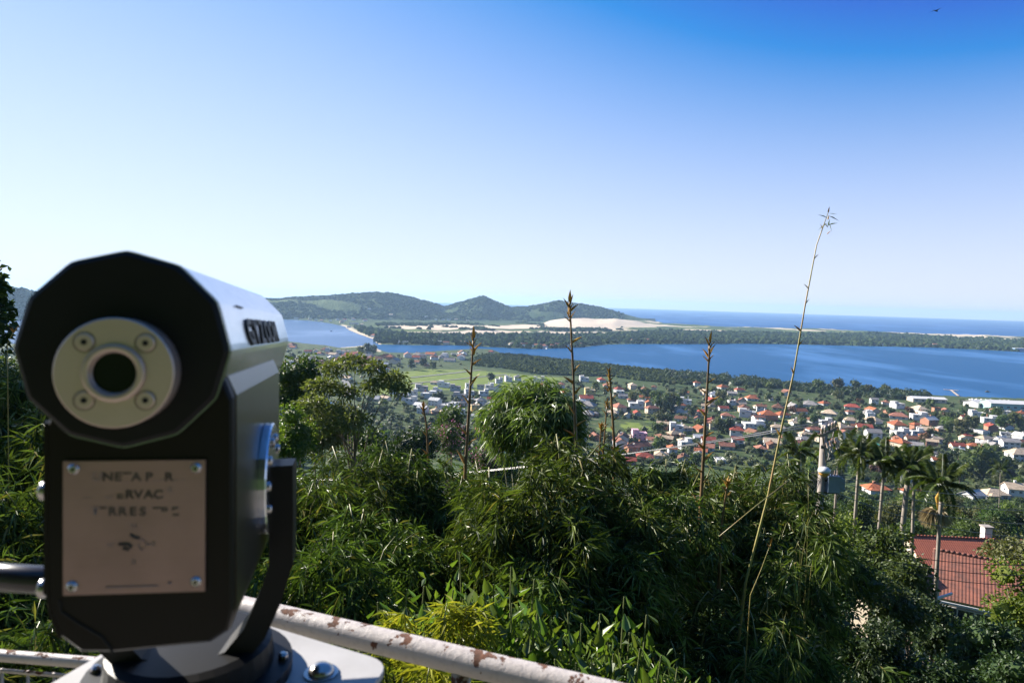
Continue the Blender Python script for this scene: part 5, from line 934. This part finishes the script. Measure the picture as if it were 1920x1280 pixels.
def tiled_house(u, v, Z, w, d, rz, rise, mat, label, name='tiled_house', chim=None, wallh=None):
    top = at(u, v, Z); g = G(top[0], top[1]) - 0.5; H = top[2] - g; o = thing(name, label, 'house', (top[0], top[1], g), rz); wh = H - rise - 0.3
    mb = MB(); mb.box((0, 0, wh / 2), (w, d, wh)); mb.add([(-w / 2, -d / 2, wh), (w / 2, -d / 2, wh), (w / 2, d / 2, wh), (-w / 2, d / 2, wh), (-w / 2, 0, H - 0.3), (w / 2, 0, H - 0.3)], [(1, 2, 5), (3, 0, 4), (0, 1, 5, 4), (2, 3, 4, 5)]); link('wall', mb.mesh('wall', WM['cream']), o)
    sl_ = math.hypot(d / 2, rise); k = 1 + 0.7 / sl_
    for s in (-1, 1):
        dn = np.array([0, s * d / 2, -rise]) / sl_; V, F = tiles(np.array([-w / 2 - 0.5, 0, H - 0.22]), np.array([1.0, 0, 0]), dn, w + 1.0, sl_ * k, 0.26, 0.42); link('tiled_slope', np_mesh('tiled_slope', V, F, mat), o)
        mb = MB(); e = np.array([0, 0, H - 0.3]) + dn * sl_ * k; mb.box((0, e[1], e[2] - 0.06), (w + 1.0, 0.12, 0.16)); link('fascia', mb.mesh('fascia', m_frame), o)
    n = int(w / 0.4)
    for i in range(n): mb = MB() if i == 0 else mb; 
    rm = MB(); rm.tube([(0, 0, 0), (0.43, 0, 0.015)], [0.13, 0.15], 8); RMm = rm.mesh('ridge_tile', mat, True)
    for i in range(int((w + 0.9) / 0.41)): link('ridge_tile', RMm, o, (-w / 2 - 0.45 + i * 0.41, 0, H - 0.2))
    for i in range(3): link('window', WIN[1], o, ((i - 1) * w / 3.2, -d / 2, wh - 1.6))
    if chim:
        x, y = chim; mb = MB(); mb.box((x, y, H - 0.2), (0.9, 0.9, 2.4)); c = link('chimney', mb.mesh('chimney', WM['white']), o); mb = MB(); mb.box((x, y, H + 1.08), (1.15, 1.15, 0.16)); link('chimney_cap', mb.mesh('chimney_cap', m_pole), c)
    return o
tiled_house(1812, 1005, 84, 13.5, 7.5, -0.05, 2.2, m_tile, 'house with bright red tiled roof and white chimney at right', chim=(2.9, 0.9))
tiled_house(1862, 1045, 60, 8.0, 7.4, -0.55, 2.6, m_tile2, 'house with dark weathered tiled roof in front of the bright red roof')
tiled_house(1640, 1040, 52, 7.0, 6.0, 0.5, 1.6, m_tile2, 'house roof half hidden in the trees below the palms')

# bird
bp = at(1755, 21, 55); o = thing('bird', 'dark bird gliding high in the upper right sky', 'bird', tuple(bp), 0.5); mb = MB(); mb.tube([(-0.22, 0, 0), (-0.12, 0, 0.0), (0.0, 0, 0.01), (0.12, 0, 0.02), (0.2, 0, 0.02), (0.25, 0, 0.01)], [0.01, 0.035, 0.055, 0.04, 0.035, 0.006], 7)
for s in (-1, 1): mb.add([(-0.08, 0, 0.03), (0.09, 0, 0.03), (0.06, s * 0.26, 0.09), (-0.02, s * 0.28, 0.085), (-0.07, s * 0.55, 0.04)], [(0, 1, 2, 3), (3, 2, 4)])
mb.add([(-0.2, 0, 0.01), (-0.36, 0.08, 0), (-0.36, -0.08, 0)], [(0, 1, 2)]); link('body', mb.mesh('body', m_steel), o)

# ------------------------------------------------------------------ coin telescope on the lookout
m_body, t, b = newmat('telescope_paint'); v = objvec(t); n1 = noise(t, 6, 5, v); n2 = noise(t, 60, 4, v)
t.links.new(ramp(t, n1.outputs[0], [(0.3, (0.66, 0.70, 0.78)), (0.75, (0.74, 0.76, 0.80))]).outputs[0], b.inputs['Base Color']); b.inputs['Metallic'].default_value = 1.0
t.links.new(ramp(t, n2.outputs[0], [(0.3, 0.19), (0.8, 0.27)]).outputs[0], b.inputs['Roughness']); bump(t, b, n1.outputs[0], 0.06, 0.01)
m_black = pmat('black_paint', (0.006, 0.0065, 0.008), (0.010, 0.010, 0.011), 9, 0.45, spec=0.2, bmp=0.05, bd=0.002)
m_case = pmat('case_paint', (0.007, 0.0055, 0.005), (0.010, 0.008, 0.0075), 7, 0.38, spec=0.18, bmp=0.05, bd=0.002)
m_alu, t, b = newmat('brushed_metal'); v = objvec(t); mp = t.nodes.new('ShaderNodeMapping'); mp.inputs['Scale'].default_value = (4, 40, 260); t.links.new(v, mp.inputs[0]); nn_ = noise(t, 3, 4, mp.outputs[0]); ns = noise(t, 14, 5, v)
t.links.new(mixc(t, ramp(t, ns.outputs[0], [(0.45, 0.0), (0.75, 0.45)]).outputs[0], (0.33, 0.225, 0.22), (0.20, 0.14, 0.135)), b.inputs['Base Color']); b.inputs['Metallic'].default_value = 0.8
t.links.new(ramp(t, nn_.outputs[0], [(0.3, 0.38), (0.7, 0.52)]).outputs[0], b.inputs['Roughness']); bump(t, b, nn_.outputs[0], 0.08, 0.002)
m_screw = pmat('screw_steel', (0.5, 0.48, 0.46), (0.36, 0.34, 0.33), 40, 0.25, 1.0); m_hole = pmat('socket_dark', (0.006, 0.006, 0.006), None, 3, 0.8); m_ink = pmat('worn_ink', (0.035, 0.028, 0.026), (0.09, 0.075, 0.07), 60, 0.7); m_inkf = pmat('faded_ink', (0.26, 0.19, 0.18), (0.30, 0.22, 0.21), 60, 0.7)
m_lens, t, b = newmat('lens_glass'); b.inputs['Base Color'].default_value = (0.004, 0.006, 0.006, 1); b.inputs['Roughness'].default_value = 0.05; b.inputs['Specular IOR Level'].default_value = 0.25
dax = unit(ray(669, 618)); tx = unit(np.cross(dax, (0, 0, 1.0))); nx_ = np.cross(tx, dax)
C0 = at(232, 655, 0.75)
def hit(u, v, s):                       # photo pixel on the plane s metres along the telescope axis from its front face
    d = ray(u, v); k = (np.dot(C0 - CAMP, dax) + s) / np.dot(d, dax); return CAMP + d * k
def loc(P): q = P - C0; return np.array([q @ tx, q @ nx_, q @ dax])
def W_(a, bb, s): return C0 + tx * a + nx_ * bb + dax * s
PLATE_Z = EYE - 0.60
cb_ = hit(355, 1245, 0.234); TS = thing('coin_telescope', 'dark coin-operated viewing telescope with metal plaque, mounted at the railing', 'telescope', (cb_[0], cb_[1], PLATE_Z + 0.01), math.atan2(tx[1], tx[0]))
def P_(name, mb, mat, smooth=False): return part(name, mb, mat, TS, smooth)
def sub(name, mb, mat, parent, smooth=False): return link(name, mb.mesh(name, mat, smooth, invm(TS)), parent)
R0 = 0.1096; LEN = 0.716
def gon(s, r, n=12, ph=0.0, c=(0, 0)): return [W_(c[0] + r * math.sin(2 * math.pi * (i + ph) / n), c[1] + r * math.cos(2 * math.pi * (i + ph) / n), s) for i in range(n)]
def bevgon(s, r):                        # 12-gon with small rounded corners
    out = []
    for i in range(12):
        for k in (-0.13, 0.0, 0.13): a = 2 * math.pi * (i + k) / 12; rr_ = r * (1 if k == 0 else math.cos(math.pi / 12) / math.cos(math.pi / 12 - abs(k) * math.pi / 6)); rr_ = r * 0.9945 if k == 0 else rr_; out.append(W_(rr_ * math.sin(a), rr_ * math.cos(a), s))
    return out
mb = MB(); mb.loft([bevgon(0.006, R0), bevgon(LEN - 0.03, R0), bevgon(LEN, R0 - 0.028)]); BAR = P_('barrel', mb, m_body)
mb = MB(); mb.loft([bevgon(0.0, R0 - 0.006), bevgon(0.0035, R0 - 0.001), bevgon(0.0065, R0 + 0.0004)][:2] + [bevgon(0.012, R0 + 0.0006)]); CAP = P_('end_cap', mb, m_black)
dc = loc(hit(214, 699, -0.03))
def disc(c, s0, s1, r, nseg=48, bev=0.0):
    mb = MB(); ring = lambda s, q: [W_(c[0] + q * math.sin(2 * math.pi * i / nseg), c[1] + q * math.cos(2 * math.pi * i / nseg), s) for i in range(nseg)]
    mb.loft([ring(s0, r - bev), ring(s0 + bev, r), ring(s1, r)] if bev else [ring(s0, r), ring(s1, r)]); return mb
def annulus(c, s0, s1, ri, ro, nseg=48):
    mb = MB(); ring = lambda s, q: [W_(c[0] + q * math.sin(2 * math.pi * i / nseg), c[1] + q * math.cos(2 * math.pi * i / nseg), s) for i in range(nseg)]
    mb.loft([ring(s1, ri), ring(s0 + 0.001, ri), ring(s0, ri + 0.001), ring(s0, ro - 0.0012), ring(s0 + 0.0012, ro), ring(s1, ro)], caps=False); return mb
m_disc = m_alu.copy(); m_disc.name = 'silver_disc'
for n_ in m_disc.node_tree.nodes:
    if n_.type == 'MIX': n_.inputs[6].default_value = (0.56, 0.45, 0.40, 1); n_.inputs[7].default_value = (0.48, 0.38, 0.34, 1)
EP = P_('eyepiece_plate', annulus(dc, -0.03, 0.004, 0.0215, 0.0585), m_disc)
sub('eyepiece_ring', annulus(dc, -0.0355, -0.024, 0.0228, 0.0305), m_disc, EP, True)
mb = disc(dc, -0.0262, -0.024, 0.0226); sub('lens', mb, m_lens, EP)
for u, v in ((158, 641), (273, 643), (158, 750), (273, 750)):
    c = loc(hit(u, v, -0.03)); sub('screw_groove', annulus(c, -0.0304, -0.0295, 0.0098, 0.0112, 24), m_hole, EP); sub('screw', disc(c, -0.0315, -0.029, 0.0092, 24, 0.001), m_disc, EP); mb = disc(c, -0.0319, -0.0310, 0.0034, 6); sub('hex_socket', mb, m_hole, EP)
# case under the barrel
prof = [(100, 660), (400, 660), (425, 715), (437, 745), (437, 1150), (428, 1186), (395, 1207), (215, 1226), (150, 1226), (112, 1198), (92, 1150), (86, 1080), (86, 800), (94, 760)]
pl = [loc(hit(u, v, 0.018))[:2] for u, v in prof]; cx_ = sum(p[0] for p in pl) / len(pl); cy_ = sum(p[1] for p in pl) / len(pl)
def cring(s, k): return [W_(cx_ + (a - cx_) * k, cy_ + (bb - cy_) * k, s) for a, bb in pl][::-1]
mb = MB(); mb.loft([cring(0.018, 0.965), cring(0.022, 0.99), cring(0.03, 1.0), cring(0.49, 1.0), cring(0.50, 0.97)]); CASE = P_('case', mb, m_case)
rt = [loc(hit(u, v, 0.018))[:2] for u, v in ((420, 708), (436.5, 744), (436.8, 1152), (426, 1188))]
mb = MB(); mb.loft([[W_(a + (0.0016), bb + 0.0008, s) for a, bb in rt] + [W_(a - 0.004, bb - 0.001, s) for a, bb in rt[::-1]] for s in (0.034, 0.486)]); m_side = pmat('side_paint', (0.045, 0.041, 0.033), (0.065, 0.058, 0.048), 8, 0.3, 0.6); P_('side_cover', mb, m_side)
# left cover edge, seam, left screws
lf = [loc(hit(u, v, 0.018))[:2] for u, v in ((84, 790), (84, 1085), (92, 1152), (112, 1199), (118, 1192), (99, 1148), (93, 1080), (93, 795))]
mb = MB(); mb.loft([[W_(a - 0.002, bb, s) for a, bb in lf] for s in (0.020, 0.47)]); P_('left_cover', mb, m_case)
seam = [hit(u, v, 0.0172) for u, v in ((112, 1125), (114, 1146), (150, 1170), (190, 1193), (205, 1212), (212, 1224))]
mb = MB(); mb.tube(seam, 0.0016, 6); sub('seam', mb, m_hole, CASE)
for u, v in ((86, 920), (84, 1102)):
    c = loc(hit(u, v, 0.06)); mb = MB(); mb.tube([W_(c[0] + 0.004, c[1], 0.06), W_(c[0] - 0.004, c[1], 0.06), W_(c[0] - 0.007, c[1], 0.06)], [0.011, 0.011, 0.006], 14); P_('side_screw', mb, m_screw, True)
h0, h1 = hit(100, 1088, 0.1), hit(-90, 1076, 0.1); mb = MB(); mb.tube([h0, h0 + (h1 - h0) * 0.04, h1], 0.0165, 18); P_('handle', mb, pmat('handle_paint', (0.03, 0.027, 0.03), None, 6, 0.22), True)
# plaque and its worn lettering
sp_ = 0.0135; cor = [loc(hit(u, v, sp_))[:2] for u, v in ((118, 1116), (384, 1108), (385, 862), (118, 865))]
mb = MB(); mb.loft([[W_(cx_ + (a - cx_) * 1.0, bb, s) for a, bb in cor][::-1] for s in (sp_, 0.021)]); PLQ = P_('plaque', mb, m_alu)
for u, v in ((138, 879), (367, 877), (135, 1099), (367, 1090)):
    c = loc(hit(u, v, sp_)); mb = disc(c, sp_ - 0.0035, sp_ + 0.001, 0.0062, 20, 0.0025); sub('rivet', mb, m_screw, PLQ, False); sub('rivet_hole', disc(c, sp_ - 0.0042, sp_ - 0.003, 0.0018, 10), m_hole, PLQ)
def letter(ch, u, v, hpx, mat=None, crop=None, base=None, par=None, sx=1.0, ext=0.0, size=None):
    """one letter, left foot at photo pixel (u, v); crop keeps the top or bottom share"""
    cu = bpy.data.curves.new('letter', 'FONT'); cu.body = ch; cu.size = 1.0; cu.offset = 0.03; cu.extrude = ext; tmp = bpy.data.objects.new('letter', cu); me = bpy.data.meshes.new_from_object(tmp); bpy.data.objects.remove(tmp); me.name = 'letter'
    if crop:
        bm = bmesh.new(); bm.from_mesh(me); co, no = ((0, 0.72 * (1 - crop[1]), 0), (0, -1, 0)) if crop[0] == 'top' else ((0, 0.72 * crop[1], 0), (0, 1, 0))
        bmesh.ops.bisect_plane(bm, geom=bm.verts[:] + bm.edges[:] + bm.faces[:], plane_co=co, plane_no=no, clear_outer=True); bm.to_mesh(me); bm.free()
    o, ex, ey, ez, k = base(u, v, hpx); k /= 0.72; M = invm(TS) @ Matrix(((ex[0] * k * sx, ey[0] * k, ez[0] * k, o[0]), (ex[1] * k * sx, ey[1] * k, ez[1] * k, o[1]), (ex[2] * k * sx, ey[2] * k, ez[2] * k, o[2]), (0, 0, 0, 1)))
    me.transform(M); me.materials.clear(); me.materials.append(mat); return link('letter', me, par)
def onplq(u, v, hpx): o = hit(u, v, sp_ - 0.0006); return o, tx, nx_, -dax, hpx * 0.765 / FPX
for ch, u, v, crop, m in (('N', 191, 901, None, m_ink), ('E', 214, 901, None, m_ink), ('T', 230, 901, ('top', 0.22), m_ink), ('A', 246, 901, None, m_ink), ('P', 272, 901, None, m_ink), ('A', 288, 901, ('bottom', 0.15), m_inkf), ('R', 308, 901, None, m_ink), ('U', 172, 901, None, m_inkf), ('A', 328, 901, ('bottom', 0.2), m_inkf),
                          ('O', 152, 934, ('bottom', 0.1), m_inkf), ('S', 198, 934, ('bottom', 0.3), m_inkf), ('E', 218, 934, ('bottom', 0.5), m_ink), ('R', 234, 934, None, m_ink), ('V', 251, 934, None, m_ink), ('A', 269, 934, None, m_ink), ('\u00c7', 287, 934, None, m_ink), ('\u00c3', 309, 934, ('top', 0.3), m_inkf),
                          ('T', 170, 966, None, m_inkf), ('E', 186, 966, ('top', 0.25), m_ink), ('R', 202, 966, None, m_ink), ('R', 221, 966, None, m_ink), ('E', 242, 966, None, m_ink), ('S', 261, 966, None, m_ink), ('T', 286, 966, ('top', 0.25), m_ink), ('R', 301, 966, ('top', 0.55), m_ink), ('E', 321, 966, ('top', 0.4), m_ink), ('E', 322, 966, ('bottom', 0.2), m_ink)):
    letter(ch, u, v, 16, m, crop, onplq, PLQ, 1.12)
letter('N', 243, 992, 11, m_inkf, None, onplq, PLQ); letter('S', 247, 1058, 10, m_inkf, None, onplq, PLQ); letter('W', 200, 1026, 9, m_inkf, None, onplq, PLQ); letter('E', 284, 1024, 9, m_inkf, None, onplq, PLQ)
def strip(px, w, mat, nm='compass_mark'): mb = MB(); q = [hit(u, v, sp_ - 0.0006) for u, v in px]; mb.tube(q, w, 5); sub(nm, mb, mat, PLQ)
strip([(244, 1001), (250, 1006), (261, 1009)], 0.0017, m_ink); strip([(222, 1020), (240, 1020), (246, 1024), (240, 1030), (230, 1027)], 0.0018, m_ink); strip([(266, 1010), (276, 1020), (266, 1032), (258, 1022), (266, 1010)], 0.0006, m_inkf); strip([(277, 1020), (284, 1020)], 0.0007, m_inkf); strip([(198, 1101), (296, 1098)], 0.0009, m_inkf, 'small_print'); strip([(315, 1093), (320, 1093)], 0.0016, m_inkf, 'small_print')
# raised lettering on the barrel's right facet
fa0 = 2 * math.pi * 2 / 12; fa1 = 2 * math.pi * 3 / 12; pa = np.array([R0 * math.sin(fa0), R0 * math.cos(fa0)]); pb = np.array([R0 * math.sin(fa1), R0 * math.cos(fa1)])
fup = unit(tx * (pa - pb)[0] + nx_ * (pa - pb)[1]); fn = unit(np.cross(dax, fup)); fn = fn if fn @ tx > 0 else -fn
def onfac(u, v, hpx):
    s = u; o = W_(pb[0], pb[1], s) + fup * 0.004 + fn * 0.0008; return o, dax, fup, fn, hpx
for i, ch in enumerate('GYZOOM'): letter(ch, 0.150 + i * 0.058, 0, 0.036, m_black, None, onfac, BAR, 1.35, 0.05)
mb = MB(); mb.tube([W_(*(pa * 0.995), 0.12) + fn * 0.001, W_(*(pa * 0.97 + pb * 0.03), 0.17) + fn * 0.001], 0.0012, 5); sub('scratch', mb, m_case, BAR)
# pivot disc with domed screws, yoke, turntable
sv = 0.234; side = loc(hit(437, 900, 0.018))[0]; pc = hit(494, 895, 0.0); dd = ray(494, 895); kk = (np.dot(C0 - CAMP, tx) + side) / np.dot(dd, tx); pv_ = loc(CAMP + dd * kk); pb_, ps_ = pv_[1], pv_[2]
def sdisc(a0, a1, r, bb, s, n=36): mb = MB(); ring = lambda a, q: [W_(a, bb + q * math.cos(2 * math.pi * i / n), s + q * math.sin(2 * math.pi * i / n)) for i in range(n)]; mb.loft([ring(a0, r), ring(a1 - 0.002, r), ring(a1, r - 0.002)]); return mb
rv = 105 / FPX * (0.75 + ps_ * 0.97); PD_ = P_('pivot_disc', sdisc(side + 0.002, side + 0.014, rv, pb_, ps_), m_body, False)
for i in range(10):
    a = 2 * math.pi * i / 10 + 0.3
    mb = sdisc(side + 0.0138, side + 0.019, 0.0075, pb_ + rv * 0.72 * math.cos(a), ps_ + rv * 0.72 * math.sin(a), 12); sub('disc_screw', mb, m_screw, PD_)
def plane_pt(u, v): q = loc(hit(u, v, ps_)); return q[0], q[1]
arm_px = [(530, 866), (531, 960), (530, 1048), (510, 1110), (482, 1172), (440, 1222), (370, 1248)]
ctr = [plane_pt(u, v) for u, v in arm_px]; w2 = 0.0175; rings = []
for i, (a, bb) in enumerate(ctr):
    p0 = np.array(ctr[max(i - 1, 0)]); p1 = np.array(ctr[min(i + 1, len(ctr) - 1)]); tdir = unit(p1 - p0); nrm = np.array([-tdir[1], tdir[0]]) * w2; rings.append([W_(a + nrm[0], bb + nrm[1], ps_ - 0.03), W_(a - nrm[0], bb - nrm[1], ps_ - 0.03), W_(a - nrm[0], bb - nrm[1], ps_ + 0.03), W_(a + nrm[0], bb + nrm[1], ps_ + 0.03)])
mb = MB(); mb.loft(rings); mb2 = MB(); lc = cx_; mb.loft([[W_(2 * lc - loc(np.array(p))[0], loc(np.array(p))[1], loc(np.array(p))[2]) for p in r][::-1] for r in rings]); P_('yoke', mb, m_black)
mb = MB(); q = ctr[0]; a0 = side + 0.008; mb.tube([W_(a0, pb_, ps_), W_(ctr[1][0] + 0.005, pb_, ps_)], 0.02, 16); P_('pivot_bolt', mb, m_black, True)
org = W_(lc, 0, ps_); tb = np.array([org[0], org[1]])
def vtube(name, zs, rs, mat, n=36): mb = MB(); mb.tube([(tb[0], tb[1], z) for z in zs], rs, n); return P_(name, mb, mat, False)
vtube('turntable', [PLATE_Z + 0.002, PLATE_Z + 0.02, PLATE_Z + 0.022, PLATE_Z + 0.055, PLATE_Z + 0.06], [0.15, 0.15, 0.122, 0.118, 0.105], m_black); zc = W_(ctr[-1][0], ctr[-1][1], ps_)[2]
vtube('spindle', [PLATE_Z + 0.05, zc + 0.012], [0.05, 0.05], m_black)
for i in range(6):
    a = i * math.pi / 3 + 0.2; mb = MB(); x, y = tb[0] + 0.136 * math.cos(a), tb[1] + 0.136 * math.sin(a); mb.tube([(x, y, PLATE_Z + 0.02), (x, y, PLATE_Z + 0.028), (x, y, PLATE_Z + 0.031)], [0.008, 0.008, 0.004], 8); P_('base_screw', mb, m_screw)
# mounting stand
m_plate = pmat('plate_paint', (0.42, 0.41, 0.41), (0.32, 0.31, 0.30), 9, 0.5, bmp=0.08, bd=0.003)
fc_, rc, lp = onz(357, 1128, PLATE_Z), onz(735, 1241, PLATE_Z), onz(95, 1280, PLATE_Z)
e1 = rc - fc_; e2 = unit(lp - fc_) * np.linalg.norm(e1); cs = [fc_, rc, rc + e2, fc_ + e2]; ring = []
for i in range(4):
    a, c, bq = cs[i - 1], cs[i], cs[(i + 1) % 4]; d1, d2 = unit(a - c), unit(bq - c); r = 0.045
    for k in range(6): w = k / 5; ring.append(c + d1 * r * (1 - w) ** 2 + d2 * r * w ** 2)
cen_ = sum(cs) / 4; ST = thing('telescope_stand', 'pale grey steel stand plate with bolts carrying the telescope', 'stand', (cen_[0], cen_[1], FLOOR))
mb = MB(); dz = np.array([0, 0, 1.0]); mb.loft([[p - dz * 0.010 for p in ring][::-1], [p - dz * 0.0012 for p in ring][::-1], [cen_ + (p - cen_) * 0.996 for p in ring][::-1]]); part('mounting_plate', mb, m_plate, ST)
mb = MB(); mb.tube([(cen_[0], cen_[1], FLOOR + 0.02), (cen_[0], cen_[1], PLATE_Z - 0.01)], 0.075, 24); part('pedestal', mb, m_plate, ST, True)
mb = MB(); mb.tube([(cen_[0], cen_[1], FLOOR), (cen_[0], cen_[1], FLOOR + 0.02)], 0.17, 24); part('base_flange', mb, m_plate, ST)
bo = onz(602, 1262, PLATE_Z); offs = bo - cen_
for k in range(4):
    a = k * math.pi / 2; v2 = np.array([offs[0] * math.cos(a) - offs[1] * math.sin(a), offs[0] * math.sin(a) + offs[1] * math.cos(a), 0]); c = cen_ + v2
    mb = MB(); mb.tube([c + dz * 0.0, c + dz * 0.003, c + dz * 0.0031], [0.027, 0.027, 0.019], 24); bt = part('washer', mb, m_screw, ST)
    mb = MB(); mb.tube([c + dz * 0.003, c + dz * 0.006, c + dz * 0.011, c + dz * 0.015, c + dz * 0.017], [0.0205, 0.020, 0.017, 0.011, 0.003], 24); bb_ = part('bolt_head', mb, m_screw, ST, True)

# ------------------------------------------------------------------ railings
m_rail, t, b = newmat('chipped_white_paint'); v = objvec(t); mp = t.nodes.new('ShaderNodeMapping'); mp.inputs['Scale'].default_value = (1, 1, 1); t.links.new(v, mp.inputs[0])
na = noise(t, 19, 6, v, 0.65); nb_ = noise(t, 60, 6, v, 0.65); nc = noise(t, 3.2, 3, v)
sx_ = t.nodes.new('ShaderNodeSeparateXYZ'); t.links.new(t.nodes.new('ShaderNodeNewGeometry').outputs['Normal'], sx_.inputs[0])
ad_ = t.nodes.new('ShaderNodeMath'); ad_.operation = 'MULTIPLY_ADD'; ad_.inputs[1].default_value = 0.10; t.links.new(sx_.outputs[2], ad_.inputs[0]); t.links.new(na.outputs[0], ad_.inputs[2])
ad2 = t.nodes.new('ShaderNodeMath'); ad2.operation = 'MULTIPLY_ADD'; ad2.inputs[1].default_value = 0.16; t.links.new(nb_.outputs[0], ad2.inputs[0]); t.links.new(ad_.outputs[0], ad2.inputs[2])
chip = ramp(t, ad2.outputs[0], [(0.725, 0.0), (0.737, 1.0)]); dirt = ramp(t, nb_.outputs[0], [(0.5, 0.0), (0.72, 0.5)]); rustc = ramp(t, nb_.outputs[0], [(0.3, (0.045, 0.022, 0.014)), (0.7, (0.16, 0.06, 0.03))])
pc_ = mixc(t, dirt.outputs[0], (0.48, 0.43, 0.40), (0.29, 0.24, 0.21)); t.links.new(mixc(t, chip.outputs[0], pc_, rustc.outputs[0]), b.inputs['Base Color']); t.links.new(ramp(t, chip.outputs[0], [(0.0, 0.45), (1.0, 0.9)]).outputs[0], b.inputs['Roughness'])
hm = t.nodes.new('ShaderNodeMath'); hm.operation = 'MULTIPLY_ADD'; hm.inputs[1].default_value = -1.0; t.links.new(chip.outputs[0], hm.inputs[0]); t.links.new(nb_.outputs[0], hm.inputs[2]); bump(t, b, hm.outputs[0], 0.5, 0.004)
a, c = at(544, 1161, 1.62), at(833, 1231, 1.475); c[2] = a[2]; dr = c - a; p0, p1 = a - dr * 0.85, a + dr * 2.6
RL = thing('railing', 'white pipe railing with chipped rusty paint in front of the shrubs', 'railing', (*(a + dr * 1.1)[:2], FLOOR))
mb = MB(); mb.tube([p0 + (p1 - p0) * i / 40 for i in range(41)], 0.0285, 28); part('top_rail', mb, m_rail, RL, True)
for f in (-0.7, 1.10, 2.4):
    q = a + dr * f; mb = MB(); mb.tube([(q[0], q[1], FLOOR - 0.05), (q[0], q[1], q[2] - 0.02)], 0.021, 18); part('post', mb, m_rail, RL, True)
for z in (0.35, 0.7):
    mb = MB(); mb.tube([p0 - dz * z, p1 - dz * z], 0.016, 14); part('lower_rail', mb, m_rail, RL, True)
a2, c2 = at(0, 1228, 1.42), at(150, 1242, 1.405); c2[2] = a2[2]; d2 = c2 - a2; q0, q1 = a2 - d2 * 6, a2 + d2 * 2.2
RL2 = thing('railing', 'thin white railing with upright bars at the lower left corner', 'railing', (*a2[:2], FLOOR)); mb = MB(); mb.tube([q0 + (q1 - q0) * i / 20 for i in range(21)], 0.0118, 18); part('top_rail', mb, m_rail, RL2, True)
mb = MB(); mb.tube([q0 - dz * 0.032, q1 - dz * 0.032], 0.004, 10); part('mid_rail', mb, m_rail, RL2, True); mb = MB(); mb.tube([q0 - dz * 0.85, q1 - dz * 0.85], 0.004, 10); part('bottom_rail', mb, m_rail, RL2, True)
un = unit(q1 - q0); nb2 = int(np.linalg.norm(q1 - q0) / 0.058)
for i in range(nb2): q = q0 + un * (0.02 + 0.058 * i); mb = MB(); mb.tube([q - dz * 0.87, q - dz * 0.028], 0.0028, 8); part('upright_bar', mb, m_rail, RL2, True)
for f in (-5.7, -1.8, 2.1): q = a2 + d2 * f; mb = MB(); mb.tube([(q[0], q[1], FLOOR - 0.05), (q[0], q[1], q[2] - 0.005)], 0.0118, 12); part('post', mb, m_rail, RL2, True)

# unseen trees added on the bank to darken metal reflections and shade the telescope
for i, (x, y) in enumerate(((-7.5, -8.5), (-3.0, -9.5), (1.5, -8.5), (6.0, -9.5), (-11.5, -7.0), (10.5, -8.0), (-5.2, -14.0), (4.0, -14.5))):
    plant_tree(MID_T[i % 6][1], (x, y, G(x, y)), f"unseen leafy tree added behind the viewer, {ORD[i]}", i * 1.3, 0.95, 'unseen trees added behind the lookout')
